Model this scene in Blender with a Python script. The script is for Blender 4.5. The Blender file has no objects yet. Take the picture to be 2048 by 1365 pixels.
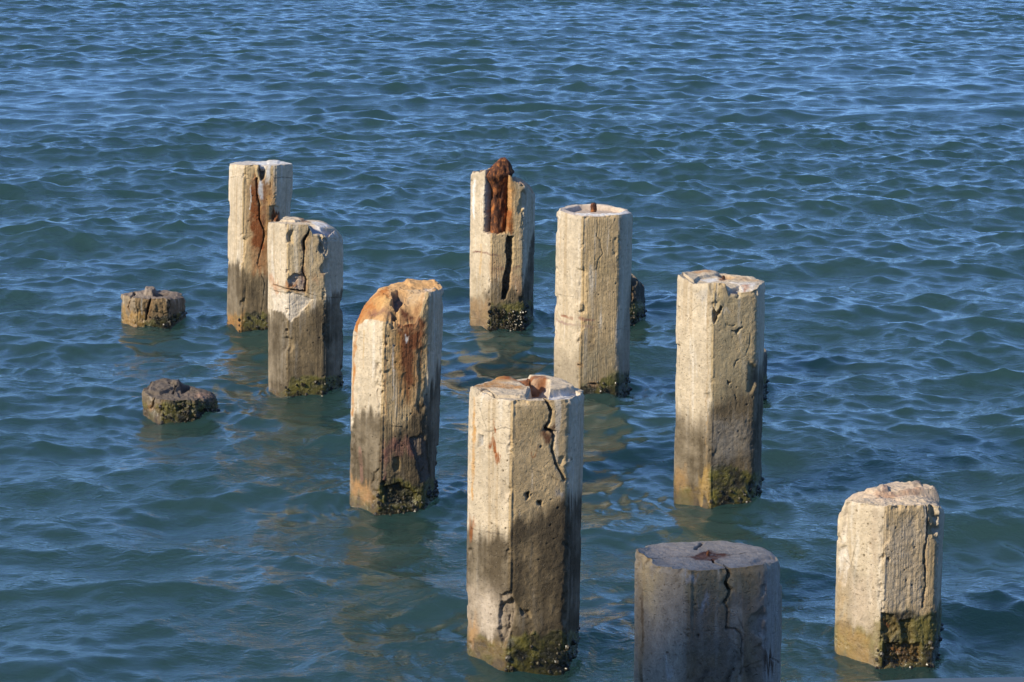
import bpy, math, random
import numpy as np

# ------------------------------------------------------------------ camera, sky, sun, exposure
scene = bpy.context.scene
COL = scene.collection
H_CAM = 3.15
FPX = 4500.0                       # focal length in pixels of the 2048 px wide photograph
PITCH = math.atan(917.5 / FPX)
cd = bpy.data.cameras.new("camera")
cam = bpy.data.objects.new("camera", cd)
COL.objects.link(cam)
cam.location = (0, 0, H_CAM)
cam.rotation_euler = (math.pi / 2 - PITCH, 0, 0)
cd.sensor_width = 36.0
cd.lens = 36.0 * FPX / 2048.0
cd.clip_start = 0.05
cd.clip_end = 8000
scene.camera = cam

SUN_EL = math.radians(31)
SUN_DIR = np.array([-0.829, -0.559])                       # horizontal direction towards the sun
SUN_DIR = SUN_DIR / np.linalg.norm(SUN_DIR)
world = bpy.data.worlds.new("World")
scene.world = world
world.use_nodes = True
wt = world.node_tree
wt.nodes.clear()
sky = wt.nodes.new("ShaderNodeTexSky")
sky.sky_type = 'NISHITA'
sky.sun_disc = False
sky.sun_elevation = SUN_EL
sky.sun_rotation = math.atan2(SUN_DIR[0], SUN_DIR[1])
sky.air_density = 1.0
sky.dust_density = 0.0
sky.ozone_density = 4.0
bg = wt.nodes.new("ShaderNodeBackground")
bg.inputs['Strength'].default_value = 0.124
wo = wt.nodes.new("ShaderNodeOutputWorld")
# very clear, dry air: the low sky stays as deep a blue as it is some twenty degrees up
wtc = wt.nodes.new("ShaderNodeTexCoord")
wab = wt.nodes.new("ShaderNodeVectorMath"); wab.operation = 'MULTIPLY_ADD'
wab.inputs[1].default_value = (1, 1, 0.85)
wab.inputs[2].default_value = (0, 0, 0.13)
wt.links.new(wtc.outputs['Generated'], wab.inputs[0])
wnm = wt.nodes.new("ShaderNodeVectorMath"); wnm.operation = 'NORMALIZE'
wt.links.new(wab.outputs[0], wnm.inputs[0])
wt.links.new(wnm.outputs[0], sky.inputs[0])
wtn = wt.nodes.new("ShaderNodeMix"); wtn.data_type = 'RGBA'; wtn.blend_type = 'MULTIPLY'
wtn.inputs[0].default_value = 1.0
wtn.inputs[7].default_value = (1.06, 1.22, 1.46, 1)
wt.links.new(sky.outputs[0], wtn.inputs[6])
wt.links.new(wtn.outputs[2], bg.inputs[0])
wt.links.new(bg.outputs[0], wo.inputs[0])

sd = bpy.data.lights.new("sun", 'SUN')
sd.energy = 5.0
sd.angle = math.radians(0.53)
sd.color = (1.0, 0.90, 0.71)
sun = bpy.data.objects.new("sun", sd)
COL.objects.link(sun)
sun.location = (-20, -15, 20)
sv = (SUN_DIR[0] * math.cos(SUN_EL), SUN_DIR[1] * math.cos(SUN_EL), math.sin(SUN_EL))
from mathutils import Vector
sun.rotation_euler = Vector(sv).to_track_quat('Z', 'Y').to_euler()

scene.view_settings.view_transform = 'Standard'
scene.view_settings.look = 'None'
scene.view_settings.exposure = 0.36
scene.view_settings.gamma = 1.0

# ------------------------------------------------------------------ helpers
rng = np.random.RandomState(7)
TAB = rng.rand(64, 64, 64).astype(np.float32)


def vnoise(x, y, z):
    """smooth value noise, -1..1"""
    xf = np.floor(x); yf = np.floor(y); zf = np.floor(z)
    fx = x - xf; fy = y - yf; fz = z - zf
    fx = fx * fx * (3 - 2 * fx); fy = fy * fy * (3 - 2 * fy); fz = fz * fz * (3 - 2 * fz)
    xi = xf.astype(np.int64) & 63; yi = yf.astype(np.int64) & 63; zi = zf.astype(np.int64) & 63
    xj = (xi + 1) & 63; yj = (yi + 1) & 63; zj = (zi + 1) & 63
    a = TAB[xi, yi, zi] * (1 - fx) + TAB[xj, yi, zi] * fx
    b = TAB[xi, yj, zi] * (1 - fx) + TAB[xj, yj, zi] * fx
    c = TAB[xi, yi, zj] * (1 - fx) + TAB[xj, yi, zj] * fx
    d = TAB[xi, yj, zj] * (1 - fx) + TAB[xj, yj, zj] * fx
    e = a * (1 - fy) + b * fy
    f = c * (1 - fy) + d * fy
    return (e * (1 - fz) + f * fz) * 2 - 1


def fbm(P, scale, octv=4, gain=0.5, seed=0.0, st=(1, 1, 1)):
    x = P[:, 0] * scale * st[0] + seed * 17.3
    y = P[:, 1] * scale * st[1] + seed * 7.7
    z = P[:, 2] * scale * st[2] + seed * 3.1
    s = 0; a = 1.0; t = 0
    for i in range(octv):
        s = s + a * vnoise(x, y, z)
        t += a
        a *= gain
        x = x * 2.03 + 11.1; y = y * 2.03 + 5.3; z = z * 2.03 + 8.8
    return s / t


def ridged(P, scale, octv=4, gain=0.55, seed=0.0, st=(1, 1, 1)):
    x = P[:, 0] * scale * st[0] + seed * 11.3
    y = P[:, 1] * scale * st[1] + seed * 5.7
    z = P[:, 2] * scale * st[2] + seed * 9.1
    s = 0; a = 1.0; t = 0
    for i in range(octv):
        s = s + a * (0.45 - np.abs(vnoise(x, y, z))) * 2.0
        t += a
        a *= gain
        x, y = 1.7 * x + 1.1 * y + 3.1, -1.1 * x + 1.7 * y + 7.3
        z = z * 2.03 + 8.8
    return s / t


def sstep(a, b, x):
    t = np.clip((x - a) / (b - a + 1e-12), 0, 1)
    return t * t * (3 - 2 * t)


def seg_dist(X, Y, pts, closed=False):
    d = np.full(X.shape, 1e9)
    n = len(pts)
    for i in range(n if closed else n - 1):
        ax, ay = pts[i]; bx, by = pts[(i + 1) % n]
        vx, vy = bx - ax, by - ay
        L = vx * vx + vy * vy + 1e-12
        t = np.clip(((X - ax) * vx + (Y - ay) * vy) / L, 0, 1)
        d = np.minimum(d, np.hypot(X - ax - t * vx, Y - ay - t * vy))
    return d


def inside(X, Y, pts):
    c = np.zeros(X.shape, bool)
    n = len(pts)
    for i in range(n):
        ax, ay = pts[i]; bx, by = pts[(i + 1) % n]
        if ay == by:
            continue
        cond = ((ay > Y) != (by > Y)) & (X < (bx - ax) * (Y - ay) / (by - ay) + ax)
        c ^= cond
    return c


def poly_sd(X, Y, pts):
    d = seg_dist(X, Y, pts, True)
    return np.where(inside(X, Y, pts), -d, d)


CP, SP = math.cos(PITCH), math.sin(PITCH)


def ray(px, py):
    a = (px - 1024.0) / FPX
    b = (py - 682.5) / FPX
    return np.array([a, CP - b * SP, -SP - b * CP])


def ground_y(py, z=0.0):
    d = ray(1024, py)
    t = (z - H_CAM) / d[2]
    return d[1] * t


def on_plane_y(px, py, Y):
    d = ray(px, py)
    t = Y / d[1]
    return np.array([d[0] * t, Y, H_CAM + d[2] * t])


def make_mesh(name, V, quads=None, tris=None, mat=None, parent=None, smooth=True, attrs=None):
    me = bpy.data.meshes.new(name)
    nq = 0 if quads is None else len(quads)
    nt = 0 if tris is None else len(tris)
    me.vertices.add(len(V))
    me.vertices.foreach_set("co", np.asarray(V, np.float32).ravel())
    idx = []
    if nq: idx.append(np.asarray(quads, np.int32).ravel())
    if nt: idx.append(np.asarray(tris, np.int32).ravel())
    idx = np.concatenate(idx)
    me.loops.add(len(idx))
    me.loops.foreach_set("vertex_index", idx)
    starts = np.concatenate([np.arange(nq) * 4, nq * 4 + np.arange(nt) * 3]).astype(np.int32)
    me.polygons.add(nq + nt)
    me.polygons.foreach_set("loop_start", starts)
    me.polygons.foreach_set("loop_total", np.concatenate([np.full(nq, 4), np.full(nt, 3)]).astype(np.int32))
    me.polygons.foreach_set("use_smooth", np.full(nq + nt, smooth))
    if attrs:
        for k, v in attrs.items():
            if v.ndim == 2:
                at = me.attributes.new(k, 'FLOAT_COLOR', 'POINT')
                c = np.ones((len(V), 4), np.float32); c[:, :3] = v
                at.data.foreach_set("color", c.ravel())
            else:
                at = me.attributes.new(k, 'FLOAT', 'POINT')
                at.data.foreach_set("value", v.astype(np.float32))
    me.update()
    me.validate()
    if mat: me.materials.append(mat)
    o = bpy.data.objects.new(name, me)
    COL.objects.link(o)
    if parent is not None: o.parent = parent
    return o


def thing(name, label, cat, loc, group=None):
    o = bpy.data.objects.new(name, None)
    COL.objects.link(o)
    o.location = loc
    o.empty_display_size = 0.3
    o['label'] = label
    o['category'] = cat
    if group: o['group'] = group
    return o


# ------------------------------------------------------------------ materials
def new_mat(name):
    m = bpy.data.materials.new(name)
    m.use_nodes = True
    nt = m.node_tree
    b = nt.nodes['Principled BSDF']
    return m, nt, b


def N(nt, t, **kw):
    n = nt.nodes.new(t)
    for k, v in kw.items():
        if k in n.inputs: n.inputs[k].default_value = v
        else: setattr(n, k, v)
    return n


def math_n(nt, op, a, b=None, clamp=False):
    n = nt.nodes.new('ShaderNodeMath'); n.operation = op; n.use_clamp = clamp
    for i, v in enumerate((a, b)):
        if v is None: continue
        if isinstance(v, (int, float)): n.inputs[i].default_value = v
        else: nt.links.new(v, n.inputs[i])
    return n.outputs[0]


def mix_col(nt, fac, a, b, mode='MIX'):
    n = nt.nodes.new('ShaderNodeMix'); n.data_type = 'RGBA'; n.blend_type = mode
    for k, v in ((0, fac), (6, a), (7, b)):
        if isinstance(v, (int, float)): n.inputs[k].default_value = v
        elif isinstance(v, tuple): n.inputs[k].default_value = v
        else: nt.links.new(v, n.inputs[k])
    return n.outputs[2]


def concrete_material():
    m, nt, b = new_mat("weathered_concrete")
    L = nt.links
    ac = N(nt, 'ShaderNodeAttribute', attribute_name="stain")
    aw = N(nt, 'ShaderNodeAttribute', attribute_name="wet")
    ag = N(nt, 'ShaderNodeAttribute', attribute_name="grain")
    tc = N(nt, 'ShaderNodeTexCoord')
    # fine sand, aggregate
    n1 = N(nt, 'ShaderNodeTexNoise', Scale=220.0, Detail=4.0, Roughness=0.65)
    n2 = N(nt, 'ShaderNodeTexNoise', Scale=38.0, Detail=5.0, Roughness=0.6)
    vo = N(nt, 'ShaderNodeTexVoronoi', Scale=95.0)
    for n in (n1, n2, vo): L.new(tc.outputs['Object'], n.inputs['Vector'])
    f1 = math_n(nt, 'MULTIPLY_ADD', n1.outputs[0], 0.55); nt.nodes[-1].inputs[2].default_value = 0.73
    f2 = math_n(nt, 'MULTIPLY_ADD', n2.outputs[0], 0.8); nt.nodes[-1].inputs[2].default_value = 0.6
    f = math_n(nt, 'MULTIPLY', f1, f2)
    c = mix_col(nt, 1.0, ac.outputs['Color'], f, 'MULTIPLY')
    # pale shell and pebble flecks
    r = N(nt, 'ShaderNodeMapRange'); r.inputs[1].default_value = 0.16; r.inputs[2].default_value = 0.10
    L.new(vo.outputs['Distance'], r.inputs[0])
    sepc = N(nt, 'ShaderNodeSeparateColor'); L.new(vo.outputs['Color'], sepc.inputs[0])
    rr = math_n(nt, 'GREATER_THAN', sepc.outputs[0], 0.86)
    fl = math_n(nt, 'MULTIPLY', r.outputs[0], rr)
    fl = math_n(nt, 'MULTIPLY', fl, math_n(nt, 'SUBTRACT', 1.0, aw.outputs['Fac'], True))
    fl = math_n(nt, 'MULTIPLY', fl, 0.35)
    c = mix_col(nt, fl, c, (0.62, 0.55, 0.44, 1))
    # small dark blow holes
    vp = N(nt, 'ShaderNodeTexVoronoi', Scale=42.0); L.new(tc.outputs['Object'], vp.inputs['Vector'])
    rp = N(nt, 'ShaderNodeMapRange'); rp.inputs[1].default_value = 0.14; rp.inputs[2].default_value = 0.07
    L.new(vp.outputs['Distance'], rp.inputs[0])
    sp = N(nt, 'ShaderNodeSeparateColor'); L.new(vp.outputs['Color'], sp.inputs[0])
    hp = math_n(nt, 'MULTIPLY', rp.outputs[0], math_n(nt, 'GREATER_THAN', sp.outputs[1], 0.80))
    L.new(c, b.inputs['Base Color'])
    # roughness from wetness
    ro = N(nt, 'ShaderNodeMapRange'); ro.inputs[3].default_value = 0.92; ro.inputs[4].default_value = 0.13
    L.new(aw.outputs['Fac'], ro.inputs[0]); L.new(ro.outputs[0], b.inputs['Roughness'])
    sl = N(nt, 'ShaderNodeMapRange'); sl.inputs[3].default_value = 0.22; sl.inputs[4].default_value = 0.6
    L.new(aw.outputs['Fac'], sl.inputs[0]); L.new(sl.outputs[0], b.inputs['Specular IOR Level'])
    # bump: sand + board grain + holes
    mp = N(nt, 'ShaderNodeMapping'); mp.inputs['Scale'].default_value = (130, 130, 7)
    L.new(tc.outputs['Object'], mp.inputs[0])
    ng = N(nt, 'ShaderNodeTexNoise', Scale=1.0, Detail=3.0, Roughness=0.6); L.new(mp.outputs[0], ng.inputs['Vector'])
    hg = math_n(nt, 'MULTIPLY', ng.outputs[0], ag.outputs['Fac'])
    n3 = N(nt, 'ShaderNodeTexNoise', Scale=95.0, Detail=3.0, Roughness=0.55); L.new(tc.outputs['Object'], n3.inputs['Vector'])
    pit = N(nt, 'ShaderNodeMapRange'); pit.inputs[1].default_value = 0.30; pit.inputs[2].default_value = 0.42
    L.new(n3.outputs[0], pit.inputs[0])
    h = math_n(nt, 'MULTIPLY', n1.outputs[0], 0.55)
    h = math_n(nt, 'ADD', h, math_n(nt, 'MULTIPLY', pit.outputs[0], 0.55))
    h = math_n(nt, 'ADD', h, math_n(nt, 'MULTIPLY', n2.outputs[0], 0.9))
    h = math_n(nt, 'ADD', h, math_n(nt, 'MULTIPLY', hg, 1.6))
    h = math_n(nt, 'SUBTRACT', h, math_n(nt, 'MULTIPLY', hp, 1.3))
    bp = N(nt, 'ShaderNodeBump', Strength=1.0, Distance=0.0045)
    L.new(h, bp.inputs['Height']); L.new(bp.outputs[0], b.inputs['Normal'])
    return m


def rust_material():
    m, nt, b = new_mat("flaking_rust")
    L = nt.links
    tc = N(nt, 'ShaderNodeTexCoord')
    n1 = N(nt, 'ShaderNodeTexNoise', Scale=45.0, Detail=6.0, Roughness=0.65)
    mp = N(nt, 'ShaderNodeMapping'); mp.inputs['Scale'].default_value = (1, 1, 0.35)
    L.new(tc.outputs['Object'], mp.inputs[0]); L.new(mp.outputs[0], n1.inputs['Vector'])
    cr = N(nt, 'ShaderNodeValToRGB')
    e = cr.color_ramp.elements
    e[0].position = 0.34; e[0].color = (0.022, 0.010, 0.007, 1)
    e[1].position = 0.62; e[1].color = (0.34, 0.12, 0.032, 1)
    k = e.new(0.5); k.color = (0.095, 0.036, 0.018, 1)
    L.new(n1.outputs[0], cr.inputs[0]); L.new(cr.outputs[0], b.inputs['Base Color'])
    b.inputs['Roughness'].default_value = 0.85
    b.inputs['Specular IOR Level'].default_value = 0.25
    bp = N(nt, 'ShaderNodeBump', Strength=0.9, Distance=0.006)
    L.new(n1.outputs[0], bp.inputs['Height']); L.new(bp.outputs[0], b.inputs['Normal'])
    return m


def barnacle_material():
    m, nt, b = new_mat("wet_shells")
    L = nt.links
    tc = N(nt, 'ShaderNodeTexCoord')
    n1 = N(nt, 'ShaderNodeTexNoise', Scale=60.0, Detail=3.0)
    L.new(tc.outputs['Object'], n1.inputs['Vector'])
    cr = N(nt, 'ShaderNodeValToRGB')
    e = cr.color_ramp.elements
    e[0].position = 0.42; e[0].color = (0.010, 0.009, 0.007, 1)
    e[1].position = 0.80; e[1].color = (0.20, 0.17, 0.11, 1)
    k = e.new(0.55); k.color = (0.05, 0.04, 0.022, 1)
    L.new(n1.outputs[0], cr.inputs[0]); L.new(cr.outputs[0], b.inputs['Base Color'])
    b.inputs['Roughness'].default_value = 0.36
    return m


def simple_mat(name, c1, c2, scale=4.0, rough=0.85, bump=0.01):
    m, nt, b = new_mat(name)
    L = nt.links
    tc = N(nt, 'ShaderNodeTexCoord')
    n1 = N(nt, 'ShaderNodeTexNoise', Scale=scale, Detail=6.0, Roughness=0.6)
    L.new(tc.outputs['Object'], n1.inputs['Vector'])
    L.new(mix_col(nt, n1.outputs[0], c1, c2), b.inputs['Base Color'])
    n2 = N(nt, 'ShaderNodeTexNoise', Scale=scale * 30, Detail=4.0)
    L.new(tc.outputs['Object'], n2.inputs['Vector'])
    bp = N(nt, 'ShaderNodeBump', Strength=0.5, Distance=bump)
    L.new(n2.outputs[0], bp.inputs['Height']); L.new(bp.outputs[0], b.inputs['Normal'])
    b.inputs['Roughness'].default_value = rough
    return m


def water_material():
    m, nt, b = new_mat("sea_water")
    L = nt.links
    tc = N(nt, 'ShaderNodeTexCoord')
    # murky green body of the water, slowly varying
    nb = N(nt, 'ShaderNodeTexNoise', Scale=0.25, Detail=2.0)
    L.new(tc.outputs['Object'], nb.inputs['Vector'])
    L.new(mix_col(nt, nb.outputs[0], (0.018, 0.045, 0.039, 1), (0.026, 0.056, 0.045, 1)), b.inputs['Base Color'])
    b.inputs['Roughness'].default_value = 0.05
    b.inputs['Subsurface Weight'].default_value = 1.0
    b.inputs['Subsurface Radius'].default_value = (0.7, 1.0, 0.8)
    b.inputs['Subsurface Scale'].default_value = 2.2
    b.subsurface_method = 'BURLEY'
    b.inputs['IOR'].default_value = 1.5
    mp = N(nt, 'ShaderNodeMapping'); mp.inputs['Scale'].default_value = (0.75, 1.25, 1)
    mp.inputs['Rotation'].default_value = (0, 0, math.radians(12))
    L.new(tc.outputs['Object'], mp.inputs[0])
    n1 = N(nt, 'ShaderNodeTexNoise', Scale=9.0, Detail=5.0, Roughness=0.6, Distortion=0.6)
    n2 = N(nt, 'ShaderNodeTexNoise', Scale=34.0, Detail=2.0, Roughness=0.5, Distortion=0.8)
    # patches of ruffled and of smooth water
    n3 = N(nt, 'ShaderNodeTexNoise', Scale=0.9, Detail=2.0)
    for n in (n1, n2, n3): L.new(mp.outputs[0], n.inputs['Vector'])
    pr = N(nt, 'ShaderNodeMapRange'); pr.inputs[1].default_value = 0.4; pr.inputs[2].default_value = 0.65
    pr.inputs[3].default_value = 0.25; pr.inputs[4].default_value = 1.0
    L.new(n3.outputs[0], pr.inputs[0])
    h = math_n(nt, 'MULTIPLY', n1.outputs[0], 0.021)
    h2 = math_n(nt, 'MULTIPLY', n2.outputs[0], 0.0062)
    h = math_n(nt, 'MULTIPLY', math_n(nt, 'ADD', h, h2), pr.outputs[0])
    bp = N(nt, 'ShaderNodeBump', Strength=1.0, Distance=1.0)
    L.new(h, bp.inputs['Height']); L.new(bp.outputs[0], b.inputs['Normal'])
    return m


M_CON = concrete_material()
M_RUST = rust_material()
M_BARN = barnacle_material()
M_WATER = water_material()
M_QUAY = simple_mat("quay_concrete", (0.60, 0.40, 0.25, 1), (0.72, 0.49, 0.31, 1), 3.0, 0.9, 0.004)
M_BED = simple_mat("sea_mud", (0.06, 0.055, 0.035, 1), (0.10, 0.09, 0.06, 1), 1.0, 0.95, 0.02)

# ------------------------------------------------------------------ water
def build_water():
    ang_d = np.arange(-0.285, 0.2851, 0.00062)
    grow = 0.2858 + np.cumsum(np.minimum(0.00062 * 1.03 ** np.arange(400), 0.0030))
    grow = grow[grow < 0.85]
    out = np.concatenate([grow, np.linspace(0.87, math.pi, 110)])
    ang = np.concatenate([-out[::-1], ang_d, out])[1:]         # last and first meet behind
    rows = np.concatenate([np.arange(0.6, 8.0, 0.06), np.arange(8.0, 16, 0.022), np.arange(16, 30, 0.035),
                           np.arange(30, 75, 0.065), 75 * 1.004 ** np.arange(0, 420), 75 * 1.004 ** 420 * 1.06 ** np.arange(0, 50)])
    sp = np.gradient(rows)
    nr, nc = len(rows), len(ang)
    rs = np.random.RandomState(2654)
    comps = []
    # (number, min wavelength, max wavelength, slope of the band, spread, main direction)
    for cnt, l0, l1, slope, spread, mdir in ((14, 1.8, 4.0, 0.050, 0.35, -1.40), (44, 0.75, 1.6, 0.096, 0.50, -1.45),
                                             (60, 0.38, 0.75, 0.116, 0.60, -1.62), (70, 0.18, 0.38, 0.132, 0.75, -1.50),
                                             (50, 0.10, 0.18, 0.12, 0.9, -1.55)):
        for i in range(cnt):
            lam = l0 * (l1 / l0) ** rs.rand()
            k = 2 * math.pi / lam
            th = mdir + rs.randn() * spread
            a = slope * math.sqrt(2.0 / cnt) / k
            comps.append((k, math.cos(th), math.sin(th), a, rs.rand() * 2 * math.pi, lam))
    X0 = (rows[:, None] * np.sin(ang)[None, :]).astype(np.float32)
    Y0 = (rows[:, None] * np.cos(ang)[None, :]).astype(np.float32)
    # gusts: rougher and calmer patches
    G = fbm(np.stack([X0.ravel() * 0.13, Y0.ravel() * 0.09, 0 * X0.ravel()], 1), 1.0, 3, 0.5, 3.0).reshape(nr, nc)
    G = (1.0 + 0.55 * G).astype(np.float32)
    dX = np.zeros_like(X0); dY = np.zeros_like(X0); Z = np.zeros_like(X0)
    colsp = np.gradient(ang)
    for k, cx, cy, a, ph, lam in comps:
        lod = np.clip((lam / np.maximum(sp, 1e-6) - 2.5) / 2.0, 0, 1)
        last = np.nonzero(lod > 0)[0]
        if len(last) == 0: continue
        e = last[-1] + 1
        arg = (k * (cx * X0[:e] + cy * Y0[:e]) + ph).astype(np.float32)
        # columns too coarse outside the dense fan
        lodc = np.clip((lam / (np.maximum(colsp, 1e-6)[None, :] * rows[:e, None]) - 2.0) / 2.0, 0, 1)
        amp = (a * lod[:e, None] * lodc).astype(np.float32) * (G[:e] if lam < 2.2 else 1.0)
        s = np.sin(arg) * amp
        c = np.cos(arg) * amp
        Z[:e] += c
        dX[:e] -= 1.0 * cx * s
        dY[:e] -= 1.0 * cy * s
    # small rings and a lick of water up each pile
    for xL, xR, yb in ((932, 1157, 1340), (698, 873, 1025), (1346, 1523, 1015), (1107, 1258, 795), (1664, 1882, 1335),
                       (1265, 1558, 1826), (938, 1067, 660), (452, 580, 660), (536, 684, 797), (243, 372, 656), (284, 434, 842)):
        Yp = ground_y(yb) + 0.215
        Xp = ((xL + xR) / 2 - 1024) / FPX * (Yp * CP + H_CAM * SP)
        m = (np.abs(X0 - Xp) < 1.3) & (np.abs(Y0 - Yp) < 1.3)
        x_ = X0[m] - Xp; y_ = Y0[m] - Yp
        rr = np.hypot(x_, y_)
        nz_ = fbm(np.stack([x_ * 5, y_ * 5, 0 * x_ + yb * 0.01], 1), 1.0, 3)
        dd = np.maximum(rr - 0.22, 0)
        Z[m] += (0.0075 * np.cos(2 * math.pi * rr / 0.095 + 3 * nz_) * np.exp(-dd / 0.28) * (0.6 + 0.8 * nz_)
                 + 0.024 * np.exp(-dd / 0.035) * (0.6 + nz_))
    V = np.stack([X0 + dX, Y0 + dY, Z], -1).reshape(-1, 3)
    i = np.arange(nr - 1)[:, None] * nc
    j = np.arange(nc - 1)[None, :]
    q = np.stack([i + j, i + j + 1, i + nc + j + 1, i + nc + j], -1).reshape(-1, 4)
    # orientation: rows go outward, columns clockwise -> flip so normals face up
    q = q[:, ::-1]
    o = make_mesh("sea", V, q, None, M_WATER)
    o['kind'] = 'structure'
    return o


build_water()

# ------------------------------------------------------------------ seabed, quay, unseen block added behind the camera to cast shade
def box_mesh(name, x0, x1, y0, y1, z0, z1, mat, parent=None, bevel=0.0):
    me = bpy.data.meshes.new(name)
    import bmesh
    bm = bmesh.new()
    bmesh.ops.create_cube(bm, size=1.0)
    for v in bm.verts:
        v.co = ((x0 + x1) / 2 + v.co.x * (x1 - x0), (y0 + y1) / 2 + v.co.y * (y1 - y0), (z0 + z1) / 2 + v.co.z * (z1 - z0))
    if bevel:
        bmesh.ops.bevel(bm, geom=bm.edges[:], offset=bevel, segments=3, affect='EDGES')
    bm.to_mesh(me); bm.free()
    me.materials.append(mat)
    o = bpy.data.objects.new(name, me)
    COL.objects.link(o)
    if parent is not None: o.parent = parent
    return o


SEABED = -1.6
bed = box_mesh("seabed", -3000, 3000, -3000, 4000, SEABED - 1.0, SEABED, M_BED)
bed['kind'] = 'structure'


def build_quay():
    zt = 1.5
    def pt(px, py):
        d = ray(px, py); t = (zt - H_CAM) / d[2]
        return d * t
    p = [pt(1560, 1367.5), pt(1690, 1358), pt(1840, 1350), pt(1940, 1348), pt(2048, 1346.5)]
    pts = [(q[0], q[1]) for q in p]
    d0 = np.array(pts[0]); sl = 0.16 / 1.0
    left = [(x, d0[1] + max(x - d0[0], -8) * sl) for x in (-120, -60, -30, -15, -6, -3, -1, 0.0, d0[0] - 0.2)]
    e = np.array(pts[-1])
    right = [(x, e[1] + (x - e[0]) * 0.02) for x in (e[0] + 0.5, e[0] + 3, 15, 40)]
    front = left + pts + right
    fx = np.array([q[0] for q in front]); fy = np.array([q[1] for q in front])
    xs = np.unique(np.concatenate([np.arange(-3, 4, 0.05), fx]))
    ys = np.interp(xs, fx, fy)
    # section along the edge: back, deck, rounded nose, face, below the water
    r = 0.03
    sec = [(-70, zt)] + [(-6, zt), (-2, zt), (-0.6, zt)] + \
          [(-r + r * math.sin(a), zt - r + r * math.cos(a)) for a in np.linspace(0, math.pi / 2, 7)] + \
          [(0, 1.0), (0, 0.4), (0, -0.5), (0, SEABED)]
    V = []
    for x, y in zip(xs, ys):
        for o, z in sec:
            V.append((x, y + o, z))
    V = np.array(V)
    nz = V[:, 2] < zt + 1
    V[:, 1] += np.where(V[:, 1] > -9, 0.004 * fbm(V, 6.0, 3), 0)
    V[:, 2] += 0.002 * fbm(V, 9.0, 3, seed=3) * (V[:, 2] > 1.2)
    ns = len(sec); nx = len(xs)
    i = np.arange(nx - 1)[:, None] * ns; j = np.arange(ns - 1)[None, :]
    q = np.stack([i + j, i + ns + j, i + ns + j + 1, i + j + 1], -1).reshape(-1, 4)
    o = make_mesh("quay", V, q, None, M_QUAY)
    o['kind'] = 'structure'


build_quay()

M_BRICK = None
def build_shade_block():  # unseen building, added so its shadow edge falls on the near pile and quay
    m, nt, b = new_mat("red_brick")
    tc = N(nt, 'ShaderNodeTexCoord')
    br = N(nt, 'ShaderNodeTexBrick', Scale=2.2)
    br.inputs['Color1'].default_value = (0.26, 0.10, 0.06, 1)
    br.inputs['Color2'].default_value = (0.20, 0.08, 0.05, 1)
    br.inputs['Mortar'].default_value = (0.30, 0.27, 0.23, 1)
    mp = N(nt, 'ShaderNodeMapping'); mp.inputs['Rotation'].default_value = (math.pi / 2, 0, 0)
    nt.links.new(tc.outputs['Object'], mp.inputs[0]); nt.links.new(mp.outputs[0], br.inputs['Vector'])
    nt.links.new(br.outputs[0], b.inputs['Base Color'])
    b.inputs['Roughness'].default_value = 0.9
    mroof = simple_mat("roof_felt", (0.05, 0.05, 0.05, 1), (0.08, 0.08, 0.08, 1), 2.0)
    mfr = simple_mat("white_frame", (0.6, 0.6, 0.58, 1), (0.7, 0.7, 0.68, 1), 5.0, 0.5, 0.001)
    mgl, ntg, bg_ = new_mat("window_glass")
    ntb = N(ntg, 'ShaderNodeTexNoise', Scale=2.0)
    bg_.inputs['Base Color'].default_value = (0.02, 0.025, 0.03, 1); bg_.inputs['Roughness'].default_value = 0.08
    zt = 1.48; h = 40.62; y1 = -30.0; y0 = -44.0; x0 = -95.0; x1 = -22.0
    t = thing("shade_block", "unseen tall brick block added to shade the near pile and the quay", "shade blocker", (0, y1, zt))
    def bx(name, X0, X1, Y0, Y1, Z0, Z1, mat, par=t, bev=0.0):
        return box_mesh(name, X0, X1, Y0 - y1, Y1 - y1, Z0 - zt, Z1 - zt, mat, par, bev)
    bx("wall", x0, x1, y0, y1, zt, h - 0.3, m)
    bx("roof", x0 - 0.15, x1 + 0.15, y0 - 0.15, y1 + 0.02, h - 0.3, h, mroof, t, 0.02)
    for fl in [2.6 + 3.2 * i for i in range(11)]:
        for k in range(18):
            cx = x0 + 2.2 + k * 4.0
            f = bx("window", cx - 0.7, cx + 0.7, y1 + 0.002, y1 + 0.06, zt + fl - 1.4, zt + fl + 0.9, mfr)
            me = bx("pane", cx - 0.6, cx + 0.6, y1 + 0.062, y1 + 0.066, zt + fl - 1.3, zt + fl + 0.8, mgl, f)
            s = bx("sill", cx - 0.8, cx + 0.8, y1 + 0.004, y1 + 0.14, zt + fl - 1.5, zt + fl - 1.402, mfr, f)


build_shade_block()

# ------------------------------------------------------------------ piles
C_BASE = (0.485, 0.398, 0.284)
C_DARK = (0.082, 0.062, 0.038)
C_ALG = (0.040, 0.036, 0.013)
C_ALGL = (0.17, 0.105, 0.032)
C_RUST = (0.25, 0.085, 0.025)
C_DRUST = (0.10, 0.035, 0.018)
C_OCHRE = (0.45, 0.25, 0.09)
C_PURP = (0.17, 0.085, 0.065)
C_WHITE = (0.66, 0.64, 0.60)
C_GREY = (0.30, 0.29, 0.28)
C_HOLE = (0.045, 0.036, 0.028)  # dark of cracks and holes: occlusion put into the colour, plus some dirt


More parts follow.
